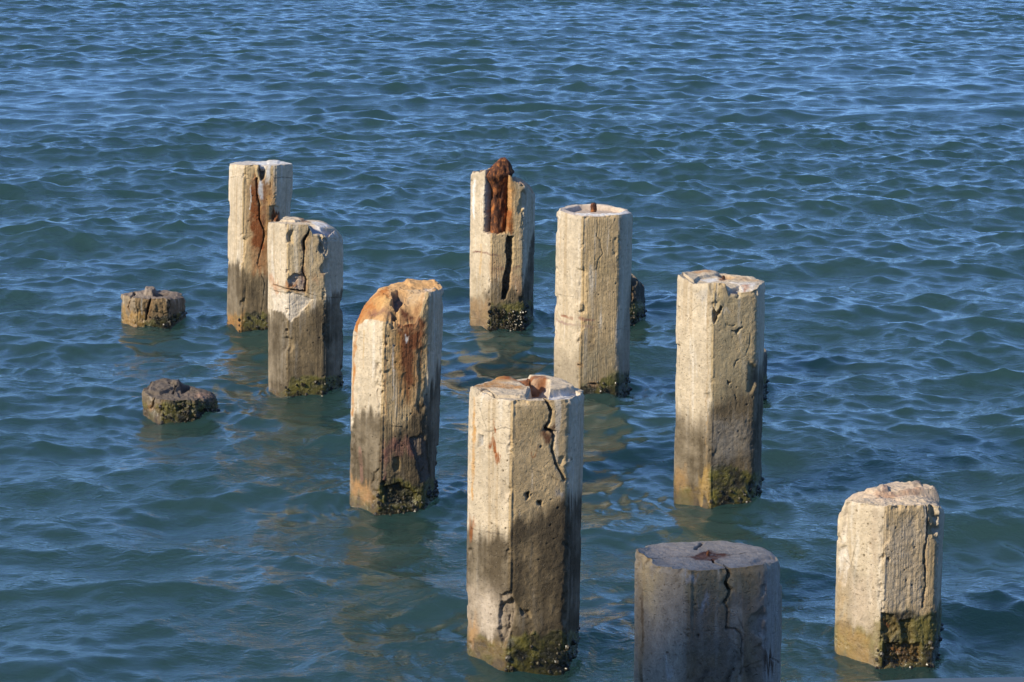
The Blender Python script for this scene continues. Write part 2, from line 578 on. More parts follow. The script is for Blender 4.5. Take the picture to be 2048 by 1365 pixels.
class Pile:
    """A hexagonal cast pile. Pixel coordinates of the photograph are only used to read off its real
    position, size and the place of its cracks and stains on its own faces."""

    def __init__(s, xL, xR, yb, a, txL, txR, ty, seed=0, cham=None):
        s.a = math.radians(a); s.seed = seed
        yf = ground_y(yb)
        Y = yf + 0.215
        zax = Y * CP + H_CAM * SP
        W = (xR - xL) * zax / FPX * 1.028
        s.side = W / (2 * math.cos(s.a))
        s.ap = s.side * math.cos(math.pi / 6)
        ybc = None
        # base centre: the pixel row where the axis meets the water
        d = np.array([0, Y, -H_CAM])
        s.cx = ((xL + xR) / 2 - 1024) / FPX * zax
        s.cy = Y
        P = on_plane_y((txL + txR) / 2, ty, Y)
        s.zt = P[2]
        s.tx = (P[0] - s.cx) / max(s.zt, 0.3)
        if s.zt < 0.35: s.tx = 0
        s.nrm = [s.a + math.radians(-60 + 60 * k) for k in range(6)]
        # chamfer of the six corners (U = 0 is the left one), 1 = sharp
        s.cham = cham or [0.957, 0.985, 0.975, 0.975, 0.97, 0.95]

    def radius(s, phi):
        """distance axis -> surface at azimuth phi"""
        acc = 0
        p = 70.0
        for k in range(6):
            acc = acc + np.maximum(np.cos(phi - s.nrm[k]) / s.ap, 0) ** p
        R = s.side
        for k in range(6):
            va = s.a + math.radians(-90 + 60 * k)
            acc = acc + np.maximum(np.cos(phi - va) / (R * s.cham[k]), 0) ** p
        return acc ** (-1 / p)

    def U_of(s, phi):
        d = np.mod(phi - (s.a - math.pi / 2), 2 * math.pi)
        k = np.floor(d / (math.pi / 3))
        loc = d - k * math.pi / 3 - math.pi / 6
        return k + 0.5 + np.tan(loc) / (2 * math.tan(math.pi / 6))

    def hit(s, px, py, far=False):
        d = ray(px, py)
        o = np.array([-s.cx - s.tx * H_CAM * 1.0, -s.cy, H_CAM])
        # local x = X - cx - tx*z
        tin, tout = -1e9, 1e9
        for k in range(6):
            nx, ny = math.sin(s.nrm[k]), -math.cos(s.nrm[k])
            den = nx * (d[0] - s.tx * d[2]) + ny * d[1]
            num = s.ap - (nx * o[0] + ny * o[1])
            t = num / den
            if den < 0: tin = max(tin, t)
            else: tout = min(tout, t)
        t = tout if far else tin
        if tin > tout:       # misses the prism: nearest point on the silhouette
            t = 0.5 * (tin + tout)
        P = np.array([d[0] * t - s.cx, d[1] * t - s.cy, H_CAM + d[2] * t])
        P[0] -= s.tx * P[2]
        phi = math.atan2(P[0], -P[1])
        return float(s.U_of(np.array([phi]))[0]), P[2]

    def sz(s, pts):
        out = []
        for q in pts:
            U, z = s.hit(*q)
            if U > 4.5: U -= 6
            out.append((U * s.side, z))
        return out

    def top_xy(s, pts):
        """where the pixel's ray meets the top surface"""
        out = []
        for px, py in pts:
            d = ray(px, py)
            t0 = (s.zt + 0.25 - H_CAM) / d[2]
            t1 = (s.zt - 0.45 - H_CAM) / d[2]
            ts = np.linspace(t0, t1, 240)
            X = d[0] * ts - s.cx; Yl = d[1] * ts - s.cy; Z = H_CAM + d[2] * ts
            X = X - s.tx * Z
            phi = np.arctan2(X, -Yl); rad = np.hypot(X, Yl)
            rr = s.radius(phi)
            T = s.T0(phi, np.minimum(rad / rr, 1.0))
            w = np.nonzero((Z < T) & (rad < rr * 1.02))[0]
            if len(w): i = w[0]
            else: i = int(np.argmin(np.abs(Z - s.zt)))
            out.append((X[i], Yl[i]))
        return out

    def zline(s, pts, default=None):
        """a height that varies round the pile, read from pixel points on its visible faces"""
        q = sorted([s.hit(*p) for p in pts])
        u = np.array([w[0] if w[0] < 4.5 else w[0] - 6 for w in q]); z = np.array([w[1] for w in q])
        o = np.argsort(u); u = u[o]; z = z[o]
        def f(U):
            Uw = np.where(U > 4.5, U - 6, U)
            return np.interp(Uw, u, z)
        return f

    def set_rim(s, front, back, zc=None, p=4.0):
        R = []
        for q in front:
            U, z = s.hit(*q)
            if U > 5: U -= 6
            R.append((U, z))
        for q in back:
            U, z = s.hit(q[0], q[1], True)
            if U < 2.2: U += 6 if U < 0.6 else 0
            R.append((U, z))
        R.sort()
        u = np.array([r[0] for r in R]); z = np.array([r[1] for r in R])
        u = np.concatenate([u - 6, u, u + 6]); z = np.concatenate([z, z, z])
        s.ru, s.rz = u, z
        s.zc = s.zt if zc is None else zc
        s.pw = p

    def rim(s, U):
        return np.interp(U, s.ru, s.rz)

    def T0(s, phi, rho):
        return s.zc + (s.rim(s.U_of(phi)) - s.zc) * rho ** s.pw

    def build(s, name, label, group, dark, alg, feats, base=C_BASE, grain=(0.5, 1.0, 0.7), res=0.004,
              darkamt=0.85, rough=1.0, erode=0.0, topcol=(0.50, 0.395, 0.27), caprough=1.0, barn=60, alg_amt=1.0, darkcol=C_DARK,
              corner=1.0, lightlow=0.0, dark_soft=0.05):
        sd = s.seed
        side = s.side
        nf = int(side / res)
        Uv = np.concatenate([np.linspace(-0.35, 3.2, int(nf * 3.55), endpoint=False), np.linspace(3.2, 5.65, int(nf * 0.9), endpoint=False)])
        phi_v = (s.a - math.pi / 2) + np.floor(Uv) * math.pi / 3 + math.pi / 6 + np.arctan((Uv - np.floor(Uv) - 0.5) * 2 * math.tan(math.pi / 6))
        nu = len(Uv)
        rimz = s.rim(np.mod(Uv, 6))
        # smooth chips along the rim
        zlow = -0.12
        nz = int((s.zt - zlow) / res)
        tv = np.linspace(0, 1, nz)
        # side grid
        zz = zlow + (rimz[None, :] - zlow) * tv[:, None]
        below = np.array([SEABED - 0.05, -0.7, -0.3])[:, None] * np.ones((1, nu))
        zz = np.concatenate([below, zz], 0)
        nzt = zz.shape[0]
        UU = np.broadcast_to(np.mod(Uv, 6)[None, :], zz.shape)
        PH = np.broadcast_to(phi_v[None, :], zz.shape)
        r = s.radius(PH)
        # cap grid (inner rings)
        ncap = int(s.side / res * 0.85)
        rho = np.linspace(1, 0, ncap + 1)[1:-1]
        ru_ = np.broadcast_to(rho[:, None], (len(rho), nu))
        PHc = np.broadcast_to(phi_v[None, :], ru_.shape)
        # --- side arrays
        z = zz.ravel(); U = UU.ravel(); ph = PH.ravel(); r = r.ravel().copy()
        Us = np.where(U > 4.6, U - 6, U)
        S = Us * side
        P = np.stack([r * np.sin(ph), -r * np.cos(ph), z], 1)
        col = np.empty((len(z), 3)); col[:] = base
        wet = np.zeros(len(z)); disp = np.zeros(len(z))
        # general colour variation
        n0 = fbm(P, 5.0, 4, 0.55, sd)
        n1 = fbm(P, 22.0, 4, 0.6, sd + 1)
        nstreak = fbm(P, 28.0, 3, 0.6, sd + 2, (1, 1, 0.06))
        col *= (1 + 0.20 * n0 + 0.14 * n1 + 0.10 * nstreak)[:, None]
        # the front board face is darker and browner on every pile
        front_tint = sstep(0.99, 1.01, Us) * sstep(2.02, 1.98, Us)
        col *= 1 - front_tint[:, None] * np.array([0.12, 0.22, 0.40])[None, :]
        def mix(c, m, arr=None):
            A = col if arr is None else arr
            A += (np.array(c)[None, :] - A) * np.clip(m, 0, 1)[:, None]
        sv_ = fbm(P, 34, 3, 0.6, sd + 22, (1, 1, 0.035))
        mix((0.34, 0.245, 0.14), sstep(0.12, 0.5, sv_) * 0.55 * sstep(0.15, 0.6, z))
        mix((0.62, 0.56, 0.47), sstep(0.18, 0.55, fbm(P, 40, 3, 0.6, sd + 23, (1, 1, 0.08))) * 0.55)
        # damp tide band
        wob = 0.075 * fbm(P, 6.0, 4, 0.6, sd + 3) + 0.07 * nstreak
        if dark is not None:
            zd = s.zline(dark)(U)
            m = sstep(zd + wob + dark_soft, zd + wob - dark_soft, z)
            mm = m * darkamt * (0.95 + 0.45 * fbm(P, 8, 4, 0.6, sd + 9) + 0.35 * nstreak)
            mix(darkcol, mm)
            if lightlow:
                ml = sstep(0.40, 0.24, z) * sstep(0.10, 0.16, z) * (Us < 1.02) * lightlow * (0.6 + 0.8 * fbm(P, 12, 4, 0.6, sd + 5))
                mix((0.42, 0.34, 0.26), ml)
        # waterline slime
        if alg is not None:
            za = s.zline(alg)(U)
            wa = 0.035 * fbm(P, 9.0, 4, 0.6, sd + 4) + 0.022 * fbm(P, 60.0, 2, 0.6, sd + 4, (1, 1, 0.15))
            ma = sstep(za + wa + 0.012, za + wa - 0.012, z)
            isl = sstep(1.03, 0.97, Us)
            cl = np.array(C_ALG)[None, :] * (1 + 0.5 * n1[:, None]) * (1 - isl[:, None]) + np.array(C_ALGL)[None, :] * (1 + 0.5 * n1[:, None]) * isl[:, None]
            mo = fbm(P, 18.0, 4, 0.6, sd + 6)
            cl = cl * (1 + 0.9 * mo + 0.5 * nstreak)[:, None]
            cl = cl + (np.array([0.130, 0.112, 0.018]) - cl) * (sstep(-0.25, 0.3, mo) * 0.85)[:, None]
            cl = cl + (np.array([0.012, 0.011, 0.007]) - cl) * (sstep(-0.15, -0.55, mo) * 0.7)[:, None]
            # darker towards the waterline where it never dries
            lo = sstep(0.09, 0.0, z + 0.03 * n1)
            cl = cl * (1 - 0.45 * lo)[:, None]
            w_ = ma * alg_amt * (0.93 - 0.25 * isl)
            col += (cl - col) * np.clip(w_, 0, 1)[:, None]
            wet = np.maximum(wet, ma * (0.55 + 0.45 * sstep(0.12, 0.02, z)) )
            disp += ma * (0.006 * np.abs(fbm(P, 40.0, 3, 0.6, sd + 7)) + 0.004 * mo) * (1 - 0.6 * isl)
        wet = np.maximum(wet, sstep(0.05, 0.01, z))
        # surface relief
        gr = np.zeros(len(z))
        gv = [grain[0], grain[1], grain[2], 0.5, 0.5, 0.5]
        fc = np.clip(np.floor(U).astype(int), 0, 5)
        gr = np.array(gv)[fc]
        fr = 0.35 + 0.65 * sstep(0.98, 1.02, Us)
        patch = 0.45 + 0.9 * sstep(-0.25, 0.3, fbm(P, 5, 3, 0.5, sd + 17))
        disp += rough * (0.0022 * fbm(P, 14, 4, 0.6, sd + 10) + 0.0021 * fr * patch * fbm(P, 62, 3, 0.6, sd + 11))
        disp += rough * 0.006 * fbm(P, 3.2, 3, 0.55, sd + 18, (1, 1, 0.7))
        disp += gr * rough * 0.0026 * sstep(-0.3, 0.25, fbm(P, 4.5, 3, 0.5, sd + 19)) * fbm(P, 75, 3, 0.55, sd + 12, (1, 1, 0.055))
        # shallow spalls
        spn = fbm(P, 9, 4, 0.55, sd + 13, (1, 1, 0.6))
        disp -= rough * 0.0022 * sstep(0.24, 0.40, spn) * (0.3 + gr)
        # rough corners
        cdist = np.abs(U - np.round(U)) * side
        corner_n = fbm(P, 20, 4, 0.65, sd + 14)
        chip = (sstep(0.024, 0.0, cdist) * sstep(0.10, 0.55, corner_n) * 0.011 + sstep(0.06, 0.0, cdist) * sstep(0.16, 0.30, fbm(P, 5, 4, 0.6, sd + 21)) * 0.020) * corner
        disp -= chip
        # raised casting seams beside the corners
        for uc in (1.0, 2.0):
            dd = (Us - uc) * side + 0.004 * fbm(P, 7, 3, 0.6, sd + 25)
            disp += 0.0035 * np.exp(-((dd - 0.012) / 0.0035) ** 2) * (fbm(P, 6, 2, 0.5, sd + 15) > -0.35)
            disp -= 0.0030 * np.exp(-((dd - 0.022) / 0.004) ** 2) * sstep(-0.35, 0.25, fbm(P, 9, 3, 0.5, sd + 24))
        # chipped rim
        dr = s.rim(U) - z
        rc = fbm(P, 26, 3, 0.6, sd + 16)
        disp -= (0.004 + 0.016 * sstep(0.0, 0.5, rc)) * sstep(0.022, 0.0, dr)
        # random pits
        prs = np.random.RandomState(int(sd * 13 + 5))
        npit = int(70 * rough)
        pu = prs.rand(npit) * 3.2 * side; pz = prs.rand(npit) * s.zt; pr = 0.0025 + 0.004 * prs.rand(npit) ** 2
        for i in range(npit):
            mk = np.nonzero((np.abs(S - pu[i]) < 0.012) & (np.abs(z - pz[i]) < 0.012))[0]
            dd = np.hypot(S[mk] - pu[i], z[mk] - pz[i])
            w = sstep(pr[i], pr[i] * 0.4, dd)
            disp[mk] -= w * 0.008
            col[mk] += (np.array(C_HOLE) * 1.6 - col[mk]) * (w * 0.8)[:, None]
        # erosion (old stubs)
        if erode:
            disp += erode * (0.5 * fbm(P, 6, 5, 0.6, sd + 20) - 0.9 * np.abs(ridged(P, 9, 4, 0.55, sd + 20)))
        # --- cap arrays
        rc_ = s.radius(PHc.ravel())
        rh = ru_.ravel(); phc = PHc.ravel()
        cx_ = rh * rc_ * np.sin(phc); cy_ = -rh * rc_ * np.cos(phc)
        Tz = s.T0(phc, rh)
        PC = np.stack([cx_, cy_, Tz], 1)
        ccol = np.empty((len(rh), 3)); ccol[:] = topcol
        nc0 = fbm(PC, 12, 4, 0.6, sd + 30); nc1 = fbm(PC, 60, 3, 0.6, sd + 31)
        ccol *= (1 + 0.22 * nc0 + 0.2 * nc1)[:, None]
        cd_ = (0.004 * nc0 * rough + 0.0022 * nc1 * rough) + (caprough - 0.6) * rough * (0.0055 * ridged(PC, 16, 4, 0.55, sd + 33) + 0.002 * nc1)
        cwet = np.zeros(len(rh))
        # --- features
        warpS = 0.0035 * fbm(P, 70, 3, 0.6, sd + 40); warpZ = 0.0035 * fbm(P, 70, 3, 0.6, sd + 41)
        warpS2 = 0.024 * fbm(P, 20, 4, 0.6, sd + 42); warpZ2 = 0.030 * fbm(P, 26, 4, 0.6, sd + 43)
        cwx = 0.008 * fbm(PC, 30, 4, 0.6, sd + 44); cwy = 0.008 * fbm(PC, 30, 4, 0.6, sd + 45)
        for f in feats:
            k = f[0]
            if k == 'crack':            # pts, width m, depth m
                pts = s.sz(f[1])
                d = seg_dist(S + warpS, z + warpZ, pts)
                w = f[2] * 0.5
                if f[2] >= 0.0062:
                    w = w * np.clip(0.95 + 1.1 * fbm(P, 24, 3, 0.6, sd + 61), 0.35, 1.7)
                    lip = sstep(f[2] * 2.2, f[2] * 0.6, d)
                    disp -= lip * 0.0035 * np.clip(0.3 + 1.8 * fbm(P, 40, 3, 0.6, sd + 62), 0, 1.5)
                    mix((0.30, 0.17, 0.075), sstep(f[2] * 2.6, f[2] * 0.5, d) * np.clip(0.25 + 1.3 * fbm(P, 11, 3, 0.6, sd + 63), 0, 0.8))
                m = sstep(w * 1.1 + res * 0.3, w * 0.4, d)
                thin = 0.45 if f[2] < 0.0062 else 1.0
                if f[2] < 0.0062: m = m * np.clip(0.75 + 1.3 * fbm(P, 30, 2, 0.5, sd + 60), 0.1, 1)
                disp -= m * f[3] * thin
                mix(C_HOLE, m * (0.6 if thin < 1 else 0.9))  # crack interior darkened in colour for its occlusion, with a little dirt
                wet = wet * (1 - m)
            elif k == 'gouge':          # polygon, depth m, colour or None, slope
                pts = s.sz(f[1])
                d = poly_sd(S + warpS2 * 0.6, z + warpZ2 * 0.6, pts)
                soft = f[4] if len(f) > 4 else 0.006
                m = sstep(soft, -soft, d)
                disp -= m * (f[2] + (f[2] * 0.25) * fbm(P, 25, 4, 0.6, sd + 50) + min(abs(f[2]), 0.02) * 0.5 * ridged(P, 30, 4, 0.6, sd + 50))
                if f[3] is not None: mix(f[3], m * (0.75 + 0.25 * n1))
            elif k == 'slope':          # polygon, depth at top, z range from its own points
                pts = s.sz(f[1])
                zs_ = [q[1] for q in pts]
                d = poly_sd(S + warpS2 * 0.6, z + warpZ2 * 0.6, pts)
                m = sstep(0.01, -0.01, d)
                h_ = np.clip((z - min(zs_)) / (max(zs_) - min(zs_)), 0, 1)
                disp -= m * f[2] * h_ * (1 + 0.3 * fbm(P, 18, 4, 0.6, sd + 51))
                if f[3] is not None: mix(f[3], m * (0.7 + 0.4 * n1))
            elif k == 'stain':          # polygon, colour, amount, softness
                pts = s.sz(f[1])
                d = poly_sd(S + warpS2, z + warpZ2 + 0.10 * nstreak, pts)
                so = 1.5 * (f[4] if len(f) > 4 else 0.012)
                m = sstep(so, -so, d) * f[3] * np.clip(1.05 + 0.9 * n1 + 0.5 * nstreak, 0.1, 1.3)
                mix(f[2], m)
            elif k == 'line':           # pts, width, colour, amount
                pts = s.sz(f[1])
                d = seg_dist(S + warpS2 * 0.7, z + warpZ2 * 0.5, pts)
                m = sstep(f[2] * 0.65, f[2] * 0.25, d) * f[4] * np.clip(0.8 + 1.1 * n1, 0.0, 1.3)
                mix(f[3], m)
            elif k == 'tcrack':
                pts = s.top_xy(f[1])
                d = seg_dist(cx_ + cwx * 0.4, cy_ + cwy * 0.4, pts)
                w = f[2] * 0.5
                m = sstep(w * 1.15 + res * 0.35, w * 0.5, d)
                cd_ -= m * f[3]
                mix(C_HOLE, m * 0.9, ccol)  # same painted occlusion inside the cap cracks
            elif k == 'tlift':          # polygon, dz, softness
                pts = s.top_xy(f[1])
                d = poly_sd(cx_ + cwx * 0.6, cy_ + cwy * 0.6, pts)
                so = f[3] if len(f) > 3 else 0.004
                m = sstep(so, -so, d)
                cd_ += m * f[2] * (1 + 0.25 * nc0)
                if len(f) > 4: mix(f[4], m * 0.9, ccol)
            elif k == 'tstain':
                pts = s.top_xy(f[1])
                d = poly_sd(cx_ + cwx * 2, cy_ + cwy * 2, pts)
                so = f[4] if len(f) > 4 else 0.012
                m = sstep(so, -so, d) * f[3] * np.clip(0.85 + 0.8 * nc1 + 0.6 * nc0, 0.1, 1.3)
                mix(f[2], m, ccol)
        r2 = np.maximum(r + disp, 0.03)
        X = r2 * np.sin(ph); Yl = -r2 * np.cos(ph)
        Vs = np.stack([X, Yl, z], 1)
        # the top rings follow the displaced rim
        last = r2.reshape(nzt, nu)[-1]
        zl = z.reshape(nzt, nu)[-1]
        r0 = s.radius(phi_v)
        fac = (last / r0)[None, :] ** 1.0
        blend = rho[:, None] ** 6
        scale = (1 - blend) + blend * fac
        Xc = (cx_.reshape(-1, nu) * scale); Yc = (cy_.reshape(-1, nu) * scale)
        edge = np.clip((1 - rho) / 0.04, 0, 1)[:, None]
        Zc = Tz.reshape(-1, nu) + cd_.reshape(-1, nu) * (0.3 + 0.7 * edge)
        Vc = np.stack([Xc, Yc, Zc], -1).reshape(-1, 3)
        # rim vertices take the cap's height features so steps run out through the edge
        cr_first = (cd_.reshape(-1, nu)[2]) * 0.8
        ramp = np.exp(-(s.rim(U) - z) / 0.02).reshape(nzt, nu) * cr_first[None, :]
        Vs[:, 2] += np.where(z > 0.0, ramp.ravel(), 0)
        Vc[:, 2] += 0
        cen = np.array([[0, 0, Vc.reshape(-1, nu, 3)[-1, :, 2].mean()]])
        V = np.concatenate([Vs, Vc, cen], 0)
        V[:, 0] += s.tx * V[:, 2]
        C_ = np.clip(np.concatenate([col, ccol, ccol[-1:]], 0), 0.003, 0.85)
        Wt = np.concatenate([np.clip(wet, 0, 1), cwet, [0]])
        Gr = np.concatenate([gr, np.full(len(rh), 0.15), [0.15]])
        nrows = nzt + len(rho)
        i = np.arange(nrows - 1)[:, None] * nu
        j = np.arange(nu)[None, :]; j2 = (j + 1) % nu
        q = np.stack([i + j, i + j2, i + nu + j2, i + nu + j], -1).reshape(-1, 4)
        lastr = (nrows - 1) * nu
        jj = np.arange(nu)
        tr = np.stack([lastr + jj, lastr + (jj + 1) % nu, np.full(nu, len(V) - 1)], 1)
        root = thing(name, label, "pile", (s.cx, s.cy, 0), group)
        s.root = root
        make_mesh("shaft", V, q, tr, M_CON, root, True, {"stain": C_, "wet": Wt, "grain": Gr})
        s.Vside = Vs.reshape(nzt, nu, 3); s.Usd = Uv; s.zside = zz
        if barn: s.barnacles(barn)
        return root

    def barnacles(s, n, U0=0.95, U1=3.1, z0=-0.03, z1=0.10, size=0.008):
        rs = np.random.RandomState(int(s.seed * 31 + 3))
        V = []; F = []
        g = s.Vside; nz, nu = g.shape[:2]
        zr = s.zside[:, 0]
        for i in range(n):
            U = U0 + (U1 - U0) * rs.rand()
            z = z0 + (z1 - z0) * rs.rand() ** 1.7
            j = int(np.argmin(np.abs(s.Usd - U)))
            k = int(np.argmin(np.abs(s.zside[:, j] - z)))
            p = g[k, j].copy(); p[0] += s.tx * p[2]
            rad = np.array([p[0], p[1], 0]); rad /= np.linalg.norm(rad)
            nrm = rad + 0.5 * (rs.rand(3) - 0.5); nrm /= np.linalg.norm(nrm)
            t = np.cross(nrm, [0, 0, 1]); t /= np.linalg.norm(t); b = np.cross(nrm, t)
            r = size * (0.5 + rs.rand() ** 2 * 1.2)
            h = r * (0.7 + 0.9 * rs.rand())
            st = len(V); m = 7
            for (rr, hh) in ((1.0, -0.3), (0.85, 0.45), (0.45, 1.0), (0.25, 0.65)):
                for q in range(m):
                    a = q * 2 * math.pi / m
                    w = rr * r * (1 + 0.25 * (rs.rand() - 0.5))
                    V.append(p + nrm * hh * h + t * math.cos(a) * w + b * math.sin(a) * w * 1.25)
            for L_ in range(3):
                for q in range(m):
                    a0 = st + L_ * m + q; a1 = st + L_ * m + (q + 1) % m
                    F.append((a0, a1, a1 + m, a0 + m))
            # close the mouth
            V.append(p + nrm * 0.55 * h)
            c = len(V) - 1
            for q in range(m):
                F.append((st + 3 * m + q, st + 3 * m + (q + 1) % m, c, c))
        Fq = [f for f in F if f[2] != f[3]]; Ft = [f[:3] for f in F if f[2] == f[3]]
        make_mesh("barnacle_crust", np.array(V), np.array(Fq), np.array(Ft), M_BARN, s.root, False)['kind'] = 'stuff'

    def lump(s, name, px, py_base, py_top, wpx, mat, seed=1, lean=0.0, back=None, ragged=0.3, depth_f=1.0, Uoff=None, h0=0.02):
        """a ragged upright stub of reinforcement standing in the top, size read from the photograph"""
        x, y = s.top_xy([(px, py_base)])[0] if Uoff is None else Uoff
        Y = s.cy + y
        zax = Y * CP + (H_CAM - s.zt) * SP
        w = wpx * zax / FPX / 2
        z1 = on_plane_y(px, py_top, Y)[2]
        phi = math.atan2(x, -y); rho = min(math.hypot(x, y) / float(s.radius(np.array([phi]))[0]), 1)
        z0 = on_plane_y(px, py_base, Y)[2] - h0
        m, n = 20, 26
        V = []
        rs = np.random.RandomState(seed)
        for i in range(n):
            t = i / (n - 1)
            for j in range(m):
                a = j * 2 * math.pi / m
                V.append((w * math.cos(a), w * depth_f * math.sin(a), t))
        V = np.array(V)
        Q = np.stack([V[:, 0] * 1, V[:, 1] * 1, V[:, 2] * (z1 - z0)], 1)
        nn = fbm(Q, 0.9 / max(w, 0.01), 4, 0.6, seed + 0.5); n2 = fbm(Q, 40, 3, 0.6, seed + 5)
        taper = 1 - 0.12 * V[:, 2] ** 2 - 0.35 * sstep(0.85, 1.0, V[:, 2])
        V2 = np.empty_like(V)
        V2[:, 0] = x + V[:, 0] * taper * (1 + ragged * nn + 0.2 * n2) + lean * V[:, 2]
        V2[:, 1] = y + V[:, 1] * taper * (1 + ragged * nn + 0.2 * n2)
        V2[:, 2] = z0 + (z1 - z0) * V[:, 2] * (1 + 0.10 * fbm(np.stack([V[:, 0], V[:, 1], 0 * V[:, 2]], 1), 1.2 / w, 2, 0.5, seed) * V[:, 2])
        V2[:, 0] += s.tx * V2[:, 2]
        top = V2[-m:].mean(0); top[2] += 0.15 * w
        V3 = np.concatenate([V2, top[None]], 0)
        i = np.arange(n - 1)[:, None] * m; j = np.arange(m)[None, :]
        q = np.stack([i + j, i + (j + 1) % m, i + m + (j + 1) % m, i + m + j], -1).reshape(-1, 4)
        jj = np.arange(m)
        tr = np.stack([(n - 1) * m + jj, (n - 1) * m + (jj + 1) % m, np.full(m, len(V3) - 1)], 1)
        return make_mesh(name, V3, q, tr, mat, s.root, True)


GR = "old concrete piles standing in the sea"
exec_piles = []

# ---- D: tall pile in the middle foreground
p = Pile(932, 1157, 1340, 14, 943, 1165, 780, seed=1)
p.set_rim([(943, 777), (956, 790), (991, 798), (1012, 802), (1040, 802), (1057, 802.5), (1095, 802), (1134, 800), (1163, 789)],
          [(1148, 776), (1136, 766), (1100, 758), (1058, 757), (1020, 760), (1002, 758), (975, 764)], p=3)
p.build("concrete_pile", "front centre pile with rusty domed cap and a long zigzag crack down its upper right", GR,
        [(940, 1062), (975, 1072), (1012, 1072), (1030, 1040), (1100, 1020), (1130, 1005), (1155, 1000)],
        [(940, 1268), (1005, 1278), (1025, 1268), (1120, 1262), (1150, 1262)],
        [('crack', [(1094, 800), (1103, 823), (1100, 842), (1091, 858)], 0.012, 0.05),
         ('crack', [(1091, 858), (1109, 865), (1105, 902), (1112, 925), (1130, 960)], 0.010, 0.04),
         ('crack', [(962, 881), (970, 864), (985, 862), (1011, 855), (1035, 862)], 0.004, 0.003),
         ('crack', [(975, 862), (956, 800)], 0.003, 0.002),
         ('crack', [(1021, 897), (1050, 893), (1080, 905)], 0.003, 0.002),
         ('crack', [(1063, 939), (1100, 952), (1128, 967)], 0.004, 0.003),
         ('crack', [(990, 885), (1012, 888)], 0.003, 0.002),
         ('crack', [(944, 1058), (985, 1066), (1010, 1070)], 0.004, 0.002),
         ('gouge', [(957, 870), (968, 872), (966, 888), (955, 896)], 0.010, C_GREY),
         ('gouge', [(1000, 1190), (1024, 1180), (1030, 1225), (1020, 1260), (1005, 1290), (995, 1260)], 0.014, (0.24, 0.19, 0.14)),
         ('gouge', [(1050, 990), (1056, 985), (1058, 996), (1052, 998)], 0.02, C_HOLE),
         ('gouge', [(1075, 1003), (1081, 1005), (1080, 1013), (1074, 1010)], 0.02, C_HOLE),
         ('gouge', [(1040, 1215), (1058, 1222), (1060, 1236), (1046, 1232)], 0.012, None),
         ('stain', [(984, 900), (995, 898), (1000, 912), (990, 924), (982, 918)], C_RUST, 0.9, 0.006),
         ('stain', [(986, 868), (991, 872), (994, 886), (989, 884)], C_RUST, 0.9, 0.004),
         ('stain', [(1060, 878), (1075, 881), (1074, 886), (1060, 884)], C_RUST, 0.7, 0.005),
         ('stain', [(1085, 850), (1112, 848), (1118, 862), (1105, 872), (1088, 868)], C_DRUST, 0.75, 0.01),
         ('stain', [(940, 1020), (948, 1040), (948, 1062), (938, 1060)], C_RUST, 0.7, 0.01),
         ('line', [(950, 800), (948, 900), (946, 1000)], 0.016, C_OCHRE, 0.75),
         ('line', [(1060, 820), (1045, 860), (1030, 880)], 0.05, (0.36, 0.25, 0.13), 0.5),
         ('stain', [(1040, 806), (1095, 806), (1090, 850), (1050, 850)], (0.36, 0.26, 0.13), 0.5, 0.02),
         ('line', [(1030, 830), (1034, 900), (1032, 1000)], 0.02, (0.34, 0.25, 0.14), 0.5),
         ('stain', [(1108, 962), (1126, 962), (1126, 976), (1108, 972)], C_GREY, 0.6, 0.008),
         ('stain', [(960, 1200), (985, 1190), (1000, 1230), (985, 1275), (960, 1265)], (0.46, 0.38, 0.30), 0.75, 0.02),
         ('stain', [(935, 1240), (952, 1240), (952, 1290), (935, 1290)], (0.34, 0.20, 0.09), 0.7, 0.02),
         ('tlift', [(944, 778), (1002, 756), (1024, 762), (1040, 770), (1056, 782), (1050, 796), (1040, 798), (991, 796), (956, 789)], 0.012, 0.003),
         ('tlift', [(1062, 776), (1062, 768), (1090, 768), (1097, 770), (1097, 788), (1094, 799), (1054, 799), (1062, 786)], -0.050, 0.005, (0.36, 0.30, 0.25)),
         ('tlift', [(1058, 757), (1100, 758), (1140, 768), (1150, 781), (1125, 786), (1098, 789), (1096, 771), (1066, 768)], 0.016, 0.006),
         ('tlift', [(1098, 790), (1150, 784), (1163, 789), (1135, 799), (1096, 801)], -0.016, 0.004, (0.58, 0.54, 0.50)),
         ('tstain', [(950, 775), (1002, 754), (1024, 760), (1030, 771), (1000, 773), (965, 782)], (0.46, 0.26, 0.11), 0.8, 0.03),
         ('tstain', [(985, 758), (1005, 755), (1020, 760), (1020, 768), (990, 766)], C_RUST, 1.1, 0.015),
         ('tstain', [(946, 779), (985, 758), (1005, 762), (985, 772), (1050, 779), (1045, 786), (985, 782), (955, 786)], (0.42, 0.20, 0.06), 0.95, 0.02),
         ('tstain', [(1024, 765), (1058, 762), (1090, 761), (1096, 768), (1052, 772), (1030, 770)], C_RUST, 0.9, 0.008),
         ('tcrack', [(956, 790), (965, 787), (975, 787), (985, 795), (996, 798)], 0.006, 0.012),
         ('tcrack', [(1150, 786), (1125, 791), (1108, 795)], 0.004, 0.006)],
        grain=(0.2, 0.12, 0.4), lightlow=0.8, darkamt=0.95, res=0.0036, barn=50)
p.lump("rebar_stub", 1056, 773, 758, 11, M_RUST, 4, depth_f=1.0)
PD = p

